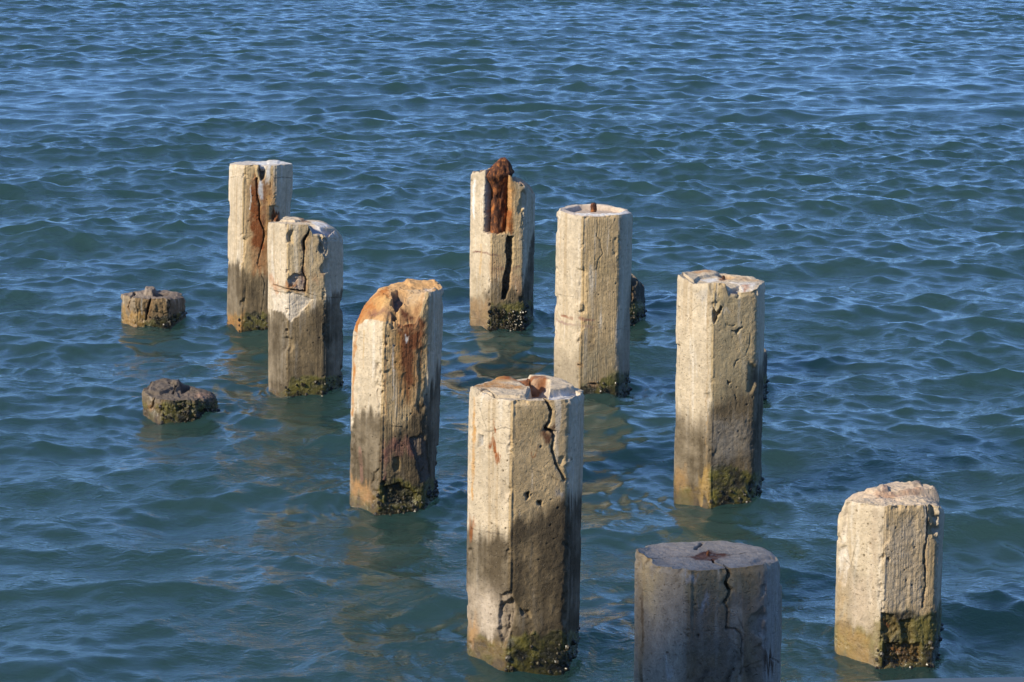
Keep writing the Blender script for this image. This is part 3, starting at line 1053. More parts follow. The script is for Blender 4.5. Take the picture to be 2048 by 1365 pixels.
# ---- C: rusty broken pile left of the middle
p = Pile(698, 873, 1025, 14, 710, 884, 585, seed=2)
p.set_rim([(705, 671), (712, 655), (728, 642), (755, 643), (780, 648), (806, 655), (830, 650), (843, 625), (851, 600), (858, 585), (884, 580)],
          [(873, 567), (840, 565), (809, 564), (788, 569), (766, 577), (748, 586), (736, 604), (721, 622)], zc=None, p=2.6)
p.zc = p.zt + 0.01
p.build("concrete_pile", "pile broken away at its upper left in a slanting rust orange fracture", GR,
        [(702, 845), (740, 825), (760, 840), (800, 860), (850, 800), (875, 740)],
        [(702, 985), (750, 985), (765, 965), (840, 962), (870, 960)],
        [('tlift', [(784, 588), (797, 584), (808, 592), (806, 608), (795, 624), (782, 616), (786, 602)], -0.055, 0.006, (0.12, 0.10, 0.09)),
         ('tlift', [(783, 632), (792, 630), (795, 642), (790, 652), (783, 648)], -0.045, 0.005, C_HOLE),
         ('tlift', [(809, 565), (873, 567), (876, 574), (820, 577), (812, 572)], 0.014, 0.003),
         ('tstain', [(705, 670), (721, 622), (748, 584), (775, 577), (778, 600), (750, 635), (730, 645)], (0.36, 0.135, 0.035), 1.0, 0.015),
         ('tstain', [(735, 628), (770, 622), (790, 640), (780, 648), (738, 642)], C_PURP, 0.85, 0.012),
         ('tstain', [(800, 622), (840, 618), (848, 640), (830, 655), (800, 652)], C_DRUST, 0.85, 0.012),
         ('tstain', [(745, 600), (775, 596), (785, 620), (750, 625)], (0.52, 0.33, 0.13), 0.6, 0.012),
         ('tstain', [(812, 584), (850, 584), (845, 612), (812, 615)], (0.38, 0.30, 0.20), 0.6, 0.02),
         ('tstain', [(852, 580), (872, 580), (862, 630), (848, 640)], (0.55, 0.48, 0.40), 0.7, 0.012),
         ('stain', [(775, 655), (850, 645), (845, 740), (832, 810), (800, 800), (785, 720)], (0.38, 0.22, 0.09), 0.7, 0.03),
         ('stain', [(790, 645), (848, 638), (846, 672), (836, 705), (800, 700)], (0.17, 0.06, 0.025), 1.0, 0.012),
         ('stain', [(800, 680), (834, 680), (830, 730), (824, 770), (816, 800), (808, 760), (800, 720)], (0.15, 0.058, 0.026), 0.9, 0.02),
         ('line', [(770, 670), (771, 760), (770, 850)], 0.012, (0.30, 0.16, 0.07), 0.7),
         ('line', [(842, 660), (843, 740)], 0.014, (0.24, 0.11, 0.05), 0.8),
         ('line', [(786, 690), (787, 800)], 0.010, C_WHITE, 0.5),
         ('stain', [(793, 665), (803, 665), (800, 740), (790, 745)], C_OCHRE, 0.7, 0.012),
         ('line', [(708, 668), (706, 760), (703, 830)], 0.028, (0.42, 0.19, 0.06), 0.85),
         ('line', [(727, 660), (728, 740)], 0.012, (0.42, 0.28, 0.13), 0.6),
         ('stain', [(768, 885), (800, 870), (832, 868), (838, 885), (805, 905), (775, 925), (766, 910)], C_PURP, 0.75, 0.015),
         ('line', [(768, 880), (770, 960)], 0.02, C_PURP, 0.7),
         ('line', [(720, 900), (722, 960)], 0.03, (0.24, 0.13, 0.10), 0.5),
         ('stain', [(700, 960), (740, 965), (742, 1000), (700, 990)], (0.34, 0.19, 0.08), 0.7, 0.02),
         ('stain', [(811, 668), (817, 668), (816, 682), (811, 680)], C_WHITE, 0.95, 0.003),
         ('gouge', [(752, 730), (760, 728), (764, 790), (770, 830), (756, 836)], 0.006, None),
         ('gouge', [(838, 700), (852, 690), (856, 790), (848, 830), (836, 820)], 0.007, None),
         ('gouge', [(820, 878), (848, 866), (862, 950), (846, 965), (832, 920)], 0.010, (0.14, 0.11, 0.09)),
         ('gouge', [(786, 920), (800, 915), (800, 940), (790, 945)], 0.012, (0.24, 0.17, 0.08)),
         ('gouge', [(746, 945), (758, 938), (752, 962), (744, 968)], 0.010, None),
         ('crack', [(791, 655), (806, 662)], 0.006, 0.02),
         ('crack', [(784, 853), (805, 855)], 0.005, 0.008),
         ('crack', [(820, 768), (830, 772)], 0.006, 0.012),
         ('crack', [(835, 920), (842, 935), (846, 960)], 0.006, 0.015),
         ('crack', [(740, 868), (755, 872), (764, 885)], 0.003, 0.002),
         ('gouge', [(764, 975), (800, 968), (835, 985), (830, 1010), (770, 1008)], 0.016, (0.02, 0.018, 0.010))],
        grain=(0.35, 1.15, 0.7), rough=1.15, caprough=2.6, topcol=(0.46, 0.27, 0.12), corner=1.5, darkamt=0.88, barn=110, dark_soft=0.03)
PC_ = p

# ---- H: tall pile right
p = Pile(1346, 1523, 1015, 14, 1354, 1532, 562, seed=3)
p.set_rim([(1354, 551), (1376, 563.6), (1386, 568.6), (1415, 568), (1440, 567), (1452, 569), (1458, 586), (1476, 589), (1495, 586), (1509, 582), (1520, 572), (1531, 566)],
          [(1520, 560), (1509, 554), (1472, 550), (1440, 547), (1413, 544), (1380, 547)], p=4)
p.build("concrete_pile", "tall pile on the right with pale left side, chipped top corner and olive brown front", GR,
        [(1348, 820), (1400, 830), (1425, 800), (1470, 760), (1505, 740), (1525, 720)],
        [(1348, 955), (1400, 975), (1418, 940), (1450, 925), (1500, 945), (1525, 940)],
        [('tlift', [(1354, 550), (1386, 567), (1398, 559), (1425, 555), (1434, 551), (1436, 546), (1413, 543), (1378, 546)], 0.013, 0.003),
         ('tlift', [(1436, 551), (1452, 550), (1470, 556), (1458, 560), (1440, 556)], -0.025, 0.005, C_DRUST),
         ('tlift', [(1448, 570), (1480, 572), (1482, 581), (1476, 590), (1450, 590)], -0.020, 0.004, (0.24, 0.23, 0.22)),
         ('tstain', [(1375, 549), (1400, 546), (1430, 546), (1420, 551), (1385, 552)], (0.40, 0.20, 0.08), 0.8, 0.02),
         ('tstain', [(1436, 556), (1455, 560), (1450, 564), (1438, 562)], C_RUST, 0.7, 0.008),
         ('tstain', [(1455, 566), (1512, 566), (1510, 582), (1480, 588), (1478, 574)], (0.58, 0.53, 0.47), 0.8, 0.01),
         ('tstain', [(1484, 572), (1500, 570), (1498, 582), (1488, 586)], (0.36, 0.16, 0.08), 0.7, 0.008),
         ('tstain', [(1400, 561), (1430, 557), (1440, 563), (1415, 567)], C_WHITE, 0.7, 0.008),
         ('tstain', [(1455, 551), (1520, 560), (1515, 566), (1460, 562)], (0.44, 0.28, 0.15), 0.7, 0.015),
         ('gouge', [(1425, 618), (1431, 627), (1438, 618), (1441, 612), (1444, 616), (1434, 632), (1428, 646), (1424, 640)], 0.028, C_HOLE, 0.003),
         ('crack', [(1442, 588), (1446, 610), (1447, 630), (1452, 650)], 0.005, 0.006),
         ('crack', [(1438, 588), (1433, 608)], 0.005, 0.008),
         ('crack', [(1437, 662), (1450, 656), (1456, 646)], 0.006, 0.012),
         ('crack', [(1452, 650), (1462, 653), (1470, 651)], 0.006, 0.012),
         ('gouge', [(1464, 660), (1486, 659), (1478, 664), (1474, 668), (1471, 662)], 0.022, C_HOLE, 0.003),
         ('crack', [(1496, 662), (1500, 668), (1499, 690), (1490, 712), (1472, 722), (1466, 742)], 0.006, 0.008),
         ('crack', [(1484, 596), (1475, 592), (1470, 604), (1455, 606)], 0.004, 0.005),
         ('crack', [(1384, 622), (1390, 616), (1402, 610), (1408, 620)], 0.003, 0.002),
         ('crack', [(1378, 637), (1386, 627)], 0.003, 0.002),
         ('crack', [(1360, 720), (1358, 735), (1361, 700)], 0.003, 0.002),
         ('crack', [(1412, 660), (1424, 650)], 0.004, 0.004),
         ('gouge', [(1453, 760), (1461, 762), (1456, 768)], 0.02, C_HOLE, 0.003),
         ('crack', [(1470, 790), (1475, 805), (1472, 818)], 0.006, 0.01),
         ('stain', [(1390, 575), (1412, 575), (1414, 596), (1396, 594)], (0.38, 0.34, 0.29), 0.6, 0.008),
         ('stain', [(1443, 612), (1462, 612), (1460, 620), (1444, 622)], (0.50, 0.48, 0.43), 0.75, 0.004),
         ('stain', [(1420, 575), (1505, 590), (1505, 780), (1424, 800)], (0.33, 0.265, 0.155), 0.6, 0.03),
         ('stain', [(1424, 840), (1470, 830), (1505, 850), (1505, 915), (1424, 925)], (0.26, 0.23, 0.19), 0.5, 0.03),
         ('line', [(1416, 590), (1415, 700), (1413, 860), (1410, 960)], 0.010, (0.30, 0.2, 0.1), 0.55),
         ('stain', [(1348, 940), (1372, 950), (1372, 985), (1348, 985)], (0.30, 0.17, 0.06), 0.5, 0.015),
         ('stain', [(1400, 950), (1417, 930), (1417, 1010), (1400, 1000)], (0.30, 0.19, 0.06), 0.7, 0.012)],
        grain=(0.1, 0.18, 0.4), rough=1.2, darkamt=0.88, barn=70, dark_soft=0.08)
p.lump("rebar_stub", 1447, 560, 552, 6, M_RUST, 6)

# ---- G: pale pile centre right with hollow top
p = Pile(1107, 1258, 795, 9, 1112, 1266, 421, seed=4)
p.set_rim([(1112, 419), (1123, 423), (1143, 431), (1161, 433.5), (1200, 434.5), (1238, 430.5), (1252, 429), (1266, 427)],
          [(1255, 419), (1227, 412.5), (1189, 408), (1160, 409), (1128, 414.5)], p=5)
p.build("concrete_pile", "pale straight pile with hollowed top and faint reddish scuff band halfway down", GR,
        [(1110, 690), (1155, 700), (1165, 640), (1240, 700), (1262, 560)],
        [(1110, 800), (1150, 798), (1165, 768), (1200, 762), (1228, 742), (1245, 742), (1258, 745)],
        [('tlift', [(1130, 419), (1160, 412), (1189, 410.5), (1226, 414), (1248, 420), (1236, 427), (1200, 429), (1150, 426)], -0.030, 0.008, (0.44, 0.34, 0.26)),
         ('tstain', [(1175, 420), (1230, 420), (1225, 427), (1180, 427)], (0.36, 0.17, 0.10), 0.8, 0.015),
         ('tstain', [(1150, 427), (1262, 426), (1240, 432), (1200, 434), (1160, 432)], C_WHITE, 0.75, 0.01),
         ('tstain', [(1112, 417), (1122, 416), (1122, 421)], C_WHITE, 0.8, 0.006),
         ('crack', [(1194, 433), (1196, 452), (1193, 473), (1200, 480), (1201, 492), (1206, 508), (1196, 521), (1193, 540)], 0.0055, 0.012),
         ('crack', [(1233, 433), (1228, 446), (1220, 458)], 0.005, 0.006),
         ('crack', [(1223, 475), (1221, 505), (1227, 526), (1232, 545)], 0.004, 0.004),
         ('crack', [(1182, 545), (1183, 570)], 0.004, 0.006),
         ('crack', [(1180, 470), (1181, 500)], 0.004, 0.004),
         ('crack', [(1112, 588), (1130, 592), (1148, 594)], 0.003, 0.002),
         ('stain', [(1183, 530), (1200, 520), (1230, 540), (1232, 560), (1190, 560)], (0.34, 0.25, 0.13), 0.55, 0.02),
         ('line', [(1119, 440), (1121, 480), (1121, 530)], 0.012, (0.42, 0.28, 0.14), 0.6),
         ('line', [(1125, 631), (1134, 633), (1144, 637)], 0.022, (0.26, 0.12, 0.07), 0.85),
         ('line', [(1155, 638), (1170, 640), (1188, 641)], 0.018, (0.28, 0.15, 0.10), 0.8),
         ('line', [(1112, 640), (1130, 648), (1155, 650), (1185, 655)], 0.018, (0.26, 0.16, 0.14), 0.7),
         ('line', [(1190, 655), (1245, 656)], 0.006, (0.24, 0.18, 0.13), 0.6),
         ('line', [(1113, 660), (1114, 690)], 0.016, (0.38, 0.24, 0.12), 0.5),
         ('stain', [(1222, 742), (1242, 738), (1242, 775), (1205, 775)], (0.08, 0.08, 0.02), 0.7, 0.02),
         ('stain', [(1165, 690), (1240, 690), (1240, 745), (1165, 760)], (0.30, 0.25, 0.16), 0.5, 0.03),
         ('crack', [(1156, 730), (1162, 732)], 0.01, 0.012),
         ('crack', [(1181, 768), (1192, 769)], 0.012, 0.012),
         ('crack', [(1178, 742), (1184, 758)], 0.004, 0.005)],
        grain=(0.15, 0.95, 0.4), darkamt=0.4, barn=45, rough=0.9, dark_soft=0.1, topcol=(0.52, 0.42, 0.33))
p.lump("rebar_stub", 1187, 424, 407, 13, M_RUST, 8, h0=0.0)

# ---- I: short pile bottom right
p = Pile(1664, 1882, 1335, 13, 1678, 1890, 993, seed=5)
p.set_rim([(1676, 1040), (1683, 1015), (1691, 1003), (1722, 1008), (1753, 1013), (1800, 1015), (1848, 1015), (1870, 1013), (1884, 1014), (1892, 1025)],
          [(1876, 983), (1855, 975), (1783, 968), (1745, 982), (1720, 990), (1700, 994)], p=3)
p.build("concrete_pile", "short pile at lower right with pinkish crumbling top and wet ochre slime at its foot", GR,
        [(1668, 1140), (1700, 1120), (1735, 1160), (1760, 1400), (1850, 1400), (1890, 1050)],
        [(1668, 1240), (1700, 1250), (1742, 1258), (1752, 1240), (1775, 1222), (1820, 1215), (1848, 1235), (1875, 1215)],
        [('slope', [(1660, 1092), (1668, 1086), (1690, 1020), (1695, 995), (1660, 990)], 0.035, (0.55, 0.48, 0.40)),
         ('gouge', [(1672, 1100), (1694, 1095), (1700, 1130), (1690, 1170), (1674, 1165)], 0.006, (0.58, 0.52, 0.45)),
         ('crack', [(1668, 1108), (1680, 1112), (1694, 1126), (1702, 1134), (1724, 1132)], 0.004, 0.003),
         ('crack', [(1702, 1134), (1715, 1080), (1712, 1070)], 0.003, 0.002),
         ('crack', [(1856, 1015), (1857, 1060), (1850, 1110), (1852, 1170), (1846, 1215)], 0.007, 0.015),
         ('crack', [(1862, 1020), (1858, 1090)], 0.004, 0.006),
         ('crack', [(1778, 1120), (1774, 1180)], 0.004, 0.003),
         ('gouge', [(1756, 1070), (1770, 1050), (1778, 1075), (1766, 1095)], 0.006, None, 0.008),
         ('gouge', [(1773, 1112), (1779, 1112), (1779, 1122)], 0.014, C_HOLE, 0.003),
         ('stain', [(1744, 1020), (1755, 1020), (1750, 1260), (1742, 1260)], (0.36, 0.28, 0.20), 0.6, 0.008),
         ('stain', [(1755, 1030), (1850, 1030), (1845, 1215), (1755, 1225)], (0.42, 0.345, 0.255), 0.6, 0.03),
         ('stain', [(1668, 1130), (1690, 1150), (1692, 1235), (1668, 1235)], (0.34, 0.24, 0.13), 0.7, 0.02),
         ('stain', [(1700, 1160), (1740, 1150), (1740, 1250), (1700, 1240)], (0.44, 0.35, 0.26), 0.6, 0.02),
         ('stain', [(1668, 1250), (1742, 1262), (1742, 1330), (1672, 1322)], (0.30, 0.18, 0.05), 0.4, 0.012),
         ('gouge', [(1765, 1228), (1790, 1232), (1795, 1262), (1778, 1290), (1764, 1262)], 0.014, (0.14, 0.10, 0.03)),
         ('gouge', [(1800, 1245), (1822, 1240), (1830, 1280), (1810, 1292)], 0.012, (0.12, 0.09, 0.025)),
         ('gouge', [(1770, 1290), (1840, 1285), (1840, 1325), (1765, 1335)], 0.016, (0.10, 0.055, 0.02)),
         ('line', [(1768, 1240), (1776, 1252)], 0.012, C_RUST, 0.9),
         ('line', [(1775, 1300), (1800, 1305)], 0.02, (0.25, 0.10, 0.03), 0.7),
         ('tstain', [(1690, 1000), (1780, 970), (1870, 978), (1880, 1008), (1760, 1010)], (0.48, 0.36, 0.26), 0.6, 0.02),
         ('tstain', [(1750, 993), (1800, 990), (1840, 984), (1845, 990), (1800, 998), (1755, 999)], (0.32, 0.17, 0.10), 0.6, 0.01),
         ('tlift', [(1728, 988), (1783, 967), (1850, 974), (1876, 984), (1878, 1000), (1820, 992), (1760, 994)], 0.012, 0.008),
         ('tlift', [(1762, 984), (1775, 982), (1776, 990), (1764, 992)], 0.012, 0.004, (0.30, 0.2, 0.15)),
         ('tlift', [(1822, 975), (1840, 974), (1842, 981), (1824, 983)], 0.012, 0.004, (0.24, 0.19, 0.15)),
         ('tcrack', [(1750, 1000), (1780, 998), (1800, 1001)], 0.005, 0.008)],
        grain=(0.2, 0.7, 0.8), darkamt=0.35, res=0.0036, rough=1.2, barn=70, corner=1.6, topcol=(0.50, 0.39, 0.27), caprough=2.2)

# ---- E: nearest pile, in shade
p = Pile(1265, 1558, 1826, 10, 1271, 1563, 1112, seed=6, cham=[0.965, 0.992, 0.988, 0.98, 0.975, 0.96])
p.set_rim([(1271, 1101), (1288, 1117), (1310, 1132), (1340, 1138), (1370, 1141), (1410, 1142), (1454, 1139), (1490, 1135), (1512, 1132), (1535, 1126), (1562, 1120)],
          [(1545, 1106), (1528, 1096), (1504, 1090), (1490, 1087), (1470, 1087), (1380, 1085), (1310, 1087)], p=6)
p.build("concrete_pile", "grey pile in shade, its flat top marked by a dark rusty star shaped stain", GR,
        [(1268, 1600), (1380, 1600), (1480, 1600), (1560, 1600)], None,
        [('crack', [(1455, 1136), (1459, 1150), (1452, 1168), (1461, 1182)], 0.011, 0.04),
         ('crack', [(1461, 1182), (1452, 1202), (1448, 1207)], 0.008, 0.03),
         ('crack', [(1451, 1210), (1455, 1220), (1453, 1258)], 0.006, 0.02),
         ('crack', [(1453, 1258), (1470, 1259), (1482, 1268), (1486, 1280), (1482, 1300), (1488, 1330), (1480, 1350)], 0.0055, 0.015),
         ('crack', [(1460, 1215), (1472, 1222), (1478, 1238), (1485, 1250), (1487, 1260)], 0.0035, 0.005),
         ('crack', [(1490, 1336), (1512, 1328), (1524, 1324)], 0.006, 0.012),
         ('crack', [(1540, 1316), (1560, 1326)], 0.006, 0.012),
         ('crack', [(1556, 1262), (1545, 1270), (1542, 1300)], 0.0035, 0.003),
         ('crack', [(1402, 1226), (1418, 1229)], 0.0035, 0.004),
         ('crack', [(1412, 1263), (1430, 1260)], 0.003, 0.003),
         ('crack', [(1393, 1320), (1402, 1330)], 0.004, 0.006),
         ('line', [(1287, 1120), (1287, 1180), (1284, 1260), (1282, 1365)], 0.014, (0.16, 0.10, 0.05), 0.85),
         ('stain', [(1272, 1105), (1300, 1128), (1320, 1140), (1318, 1230), (1290, 1200), (1272, 1180)], (0.56, 0.40, 0.20), 0.75, 0.03),  # warm light on the upper left face put into the colour
         ('stain', [(1300, 1160), (1365, 1170), (1365, 1365), (1300, 1365)], (0.46, 0.37, 0.28), 0.5, 0.03),  # left face paler all over, its brighter light painted in
         ('stain', [(1372, 1148), (1510, 1150), (1510, 1210), (1380, 1210)], (0.24, 0.20, 0.125), 0.85, 0.02),  # upper front darkened, its deeper shade put into the colour
         ('stain', [(1372, 1200), (1512, 1200), (1512, 1400), (1372, 1400)], (0.20, 0.165, 0.13), 0.6, 0.03),  # same painted shade over the rest of the front
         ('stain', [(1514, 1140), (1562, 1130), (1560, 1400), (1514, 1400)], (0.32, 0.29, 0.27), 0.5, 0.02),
         ('stain', [(1488, 1312), (1500, 1340), (1495, 1370), (1430, 1370), (1460, 1350)], (0.06, 0.048, 0.035), 0.85, 0.02),
         ('stain', [(1526, 1300), (1545, 1300), (1548, 1330), (1528, 1330)], (0.08, 0.045, 0.025), 0.85, 0.015),
         ('stain', [(1400, 1205), (1412, 1200), (1412, 1218), (1402, 1216)], (0.38, 0.38, 0.40), 0.7, 0.008),
         ('stain', [(1403, 1330), (1418, 1325), (1412, 1345), (1404, 1344)], (0.08, 0.065, 0.05), 0.85, 0.008),
         ('stain', [(1328, 1330), (1342, 1325), (1340, 1345), (1332, 1345)], (0.50, 0.46, 0.40), 0.6, 0.008),
         ('stain', [(1368, 1142), (1400, 1146), (1392, 1155), (1368, 1152)], (0.36, 0.33, 0.31), 0.8, 0.005),
         ('tstain', [(1384, 1115), (1400, 1108), (1416, 1101), (1432, 1107), (1452, 1110), (1440, 1117), (1428, 1124), (1408, 1122), (1392, 1121)], (0.070, 0.024, 0.014), 1.6, 0.010),
         ('tstain', [(1380, 1116), (1412, 1110), (1455, 1112), (1450, 1118), (1400, 1122)], (0.20, 0.11, 0.08), 0.6, 0.025),
         ('tstain', [(1280, 1103), (1315, 1092), (1350, 1092), (1380, 1100), (1340, 1120), (1300, 1120)], (0.36, 0.29, 0.23), 0.5, 0.04),
         ('tcrack', [(1404, 1086), (1400, 1092), (1393, 1096), (1391, 1101)], 0.009, 0.02),
         ('tcrack', [(1424, 1120), (1428, 1126), (1440, 1131), (1454, 1138)], 0.007, 0.02),
         ('tcrack', [(1290, 1117), (1340, 1116), (1385, 1115)], 0.0035, 0.002),
         ('tcrack', [(1450, 1113), (1490, 1108), (1535, 1106)], 0.0035, 0.002),
         ('tlift', [(1500, 1126), (1520, 1117), (1560, 1116), (1562, 1122), (1535, 1128), (1512, 1133)], -0.008, 0.006)],
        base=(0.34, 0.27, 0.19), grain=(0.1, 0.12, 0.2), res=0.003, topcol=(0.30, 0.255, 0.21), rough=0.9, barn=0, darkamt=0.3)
p.lump("rebar_stub", 1416, 1113, 1103, 7, M_RUST, 12)

# ---- F: far pile with a rusty core laid bare
p = Pile(938, 1067, 660, 9, 944, 1069, 360, seed=7)
p.set_rim([(946, 346), (958, 345), (968, 343), (976, 338), (1012, 336), (1018, 350), (1024, 357), (1035, 367), (1048, 371), (1054, 374), (1068, 390)],
          [(1064, 387), (1045, 380), (1025, 366), (1010, 345), (990, 335), (970, 340), (955, 343)], p=3)
p.zc = p.zt + 0.015
p.build("concrete_pile", "far pile split open at the top with dark red rusted core above its broken rim", GR,
        [(940, 600), (975, 590), (985, 560), (1045, 585), (1066, 470)],
        [(940, 625), (975, 625), (985, 608), (1040, 606), (1066, 600)],
        [('gouge', [(971, 325), (968, 400), (966, 466), (1014, 467), (1018, 440), (1024, 420), (1018, 350), (1012, 325)], 0.085, (0.24, 0.085, 0.025), 0.004),
         ('stain', [(1016, 350), (1030, 370), (1028, 460), (1014, 466), (1014, 420)], (0.42, 0.22, 0.08), 0.75, 0.012),
         ('stain', [(1018, 420), (1026, 420), (1024, 466), (1012, 466)], C_RUST, 0.85, 0.01),
         ('gouge', [(1016, 472), (1028, 474), (1026, 510), (1020, 575), (1012, 600), (1004, 600), (1007, 560), (1014, 520), (1011, 495)], 0.06, C_HOLE, 0.004),
         ('crack', [(963, 468), (962, 500), (967, 520)], 0.004, 0.004),
         ('crack', [(1018, 498), (1050, 497)], 0.004, 0.002),
         ('crack', [(1029, 582), (1034, 600)], 0.004, 0.004),
         ('line', [(947, 503), (965, 506), (985, 509), (1000, 514)], 0.016, C_PURP, 0.8),
         ('line', [(985, 537), (1004, 538)], 0.026, C_PURP, 0.6),
         ('line', [(1024, 540), (1038, 534)], 0.020, C_PURP, 0.6),
         ('stain', [(1022, 545), (1046, 545), (1046, 575), (1020, 575)], (0.40, 0.25, 0.14), 0.6, 0.02),
         ('line', [(962, 490), (960, 560)], 0.02, (0.48, 0.33, 0.17), 0.7),
         ('stain', [(945, 555), (968, 555), (970, 600), (945, 610)], (0.34, 0.27, 0.18), 0.6, 0.02),
         ('stain', [(978, 520), (1003, 520), (1003, 560), (980, 565)], (0.38, 0.24, 0.13), 0.5, 0.02),
         ('stain', [(940, 600), (975, 600), (975, 660), (940, 660)], (0.26, 0.17, 0.09), 0.65, 0.015),
         ('stain', [(948, 345), (952, 345), (948, 430), (943, 430)], C_WHITE, 0.7, 0.006)],
        grain=(0.2, 0.9, 0.7), rough=1.2, corner=1.2, darkamt=0.85, barn=0, caprough=2.5, topcol=(0.42, 0.28, 0.18), dark_soft=0.04)
p.barnacles(330, 0.95, 2.35, -0.03, 0.15, 0.0085)
# the corroded core
def rust_core(p):
    lo = on_plane_y(994, 468, p.cy - 0.12); hi = on_plane_y(1001, 319, p.cy - 0.09)
    n, m = 60, 36
    V = []
    for i in range(n):
        t = i / (n - 1)
        c = lo * (1 - t) + hi * t
        for j in range(m):
            a = j * 2 * math.pi / m
            V.append((math.cos(a), math.sin(a), t))
    V = np.array(V)
    L_ = hi[2] - lo[2]
    Q = np.stack([V[:, 0] * 0.05, V[:, 1] * 0.05, V[:, 2] * L_], 1)
    nn = fbm(Q, 22, 5, 0.6, 3.3, (1, 1, 0.35)); n2 = fbm(Q, 60, 3, 0.6, 5.3, (1, 1, 0.4))
    t = V[:, 2]
    rg = ridged(Q, 30, 4, 0.6, 2.2, (1, 1, 0.3))
    rx = np.interp(t, [0, 0.55, 0.72, 0.82, 0.90, 0.96, 1.0], [0.052, 0.052, 0.070, 0.098, 0.080, 0.055, 0.030]) * (1 + 0.25 * nn + 0.15 * n2 + 0.22 * rg) * (1 + 0.10 * np.cos(3 * np.arctan2(V[:, 1], V[:, 0])))
    X = lo[0] * (1 - t) + hi[0] * t - p.cx + V[:, 0] * rx
    Y = lo[1] * (1 - t) + hi[1] * t - p.cy + V[:, 1] * rx * 1.1
    Z = lo[2] - 0.04 + (L_ + 0.04) * t * (1 + 0.03 * V[:, 0] * t) + 0.02 * t * nn
    V2 = np.stack([X, Y, Z], 1)
    top = V2[-m:].mean(0); top[2] += 0.012
    V3 = np.concatenate([V2, top[None]])
    i = np.arange(n - 1)[:, None] * m; j = np.arange(m)[None, :]
    q = np.stack([i + j, i + (j + 1) % m, i + m + (j + 1) % m, i + m + j], -1).reshape(-1, 4)
    jj = np.arange(m)
    tr = np.stack([(n - 1) * m + jj, (n - 1) * m + (jj + 1) % m, np.full(m, len(V3) - 1)], 1)
    make_mesh("rusty_core", V3, q, tr, M_RUST, p.root, True)
rust_core(p)

# ---- A: far left pile with brown stain beside a long crack
p = Pile(452, 580, 660, 3, 461, 583, 327, seed=8, cham=[0.95, 0.985, 0.975, 0.95, 0.97, 0.95])
p.set_rim([(461, 330), (463, 329), (491, 331), (518, 331), (521, 345), (531, 345), (534, 331), (543, 332), (563, 330), (583, 329)],
          [(577, 325), (541, 322.5), (516, 324), (469, 325)], p=4)
p.build("concrete_pile", "far left pile with brown rust running down from a dark slot in its rim", GR,
        [(455, 525), (487, 530), (492, 545), (560, 548), (580, 548)],
        [(455, 640), (487, 630), (492, 622), (560, 622), (580, 622)],
        [('gouge', [(460, 320), (459, 351), (478, 352), (491, 357), (512, 357), (514, 320)], 0.009, None, 0.003),
         ('gouge', [(518, 320), (518, 352), (522, 363), (528, 361), (531, 345), (532, 320)], 0.05, (0.08, 0.075, 0.07), 0.003),
         ('crack', [(461, 356), (480, 352), (487, 357), (504, 359), (514, 357)], 0.006, 0.012),
         ('crack', [(543, 350), (551, 357), (563, 355), (583, 357)], 0.006, 0.010),
         ('crack', [(551, 357), (551, 364)], 0.004, 0.008),
         ('crack', [(541, 366), (541, 376)], 0.005, 0.012),
         ('crack', [(513, 358), (514, 390), (519, 412), (519, 440), (528, 460), (529, 475)], 0.010, 0.03),
         ('crack', [(529, 475), (523, 498), (515, 528)], 0.007, 0.02),
         ('crack', [(515, 528), (530, 567), (527, 600), (521, 639)], 0.005, 0.012),
         ('crack', [(490, 467), (510, 466), (560, 463)], 0.004, 0.003),
         ('crack', [(492, 547), (560, 549)], 0.004, 0.002),
         ('stain', [(498, 370), (545, 370), (548, 470), (535, 545), (505, 545), (498, 450)], (0.30, 0.15, 0.06), 0.85, 0.03),
         ('stain', [(504, 366), (514, 362), (518, 415), (522, 440), (529, 462), (526, 500), (506, 495), (500, 440), (501, 390)], (0.19, 0.062, 0.02), 1.1, 0.008),
         ('stain', [(519, 362), (526, 380), (528, 404), (525, 410), (520, 395), (516, 380)], (0.48, 0.47, 0.47), 0.9, 0.005),
         ('stain', [(528, 362), (533, 362), (534, 420), (532, 460), (524, 440), (526, 415), (530, 390)], (0.15, 0.06, 0.03), 1.0, 0.012),
         ('stain', [(533, 395), (545, 400), (545, 440), (532, 470)], (0.45, 0.26, 0.10), 0.65, 0.015),
         ('stain', [(550, 420), (560, 424), (560, 452), (545, 450)], (0.18, 0.07, 0.03), 1.1, 0.012),
         ('stain', [(503, 495), (530, 500), (528, 550), (508, 545)], (0.26, 0.13, 0.06), 0.65, 0.02),
         ('stain', [(532, 325), (545, 325), (541, 345), (537, 370), (530, 370)], (0.62, 0.58, 0.54), 0.8, 0.006),
         ('line', [(501, 372), (500, 400), (499, 420)], 0.007, C_WHITE, 0.7),
         ('line', [(560, 372), (560, 445)], 0.006, (0.62, 0.56, 0.46), 0.7),
         ('line', [(456, 360), (453, 520)], 0.012, (0.42, 0.24, 0.10), 0.6),
         ('tstain', [(500, 325), (580, 322), (583, 329), (520, 331)], C_WHITE, 0.9, 0.02),
         ('tlift', [(535, 321), (560, 321), (556, 329), (537, 330)], 0.009, 0.012),
         ('stain', [(455, 635), (487, 625), (487, 660), (455, 660)], (0.28, 0.15, 0.05), 0.8, 0.012)],
        grain=(0.15, 0.5, 0.4), darkamt=0.85, rough=0.85, barn=60, topcol=(0.50, 0.44, 0.37), dark_soft=0.03)

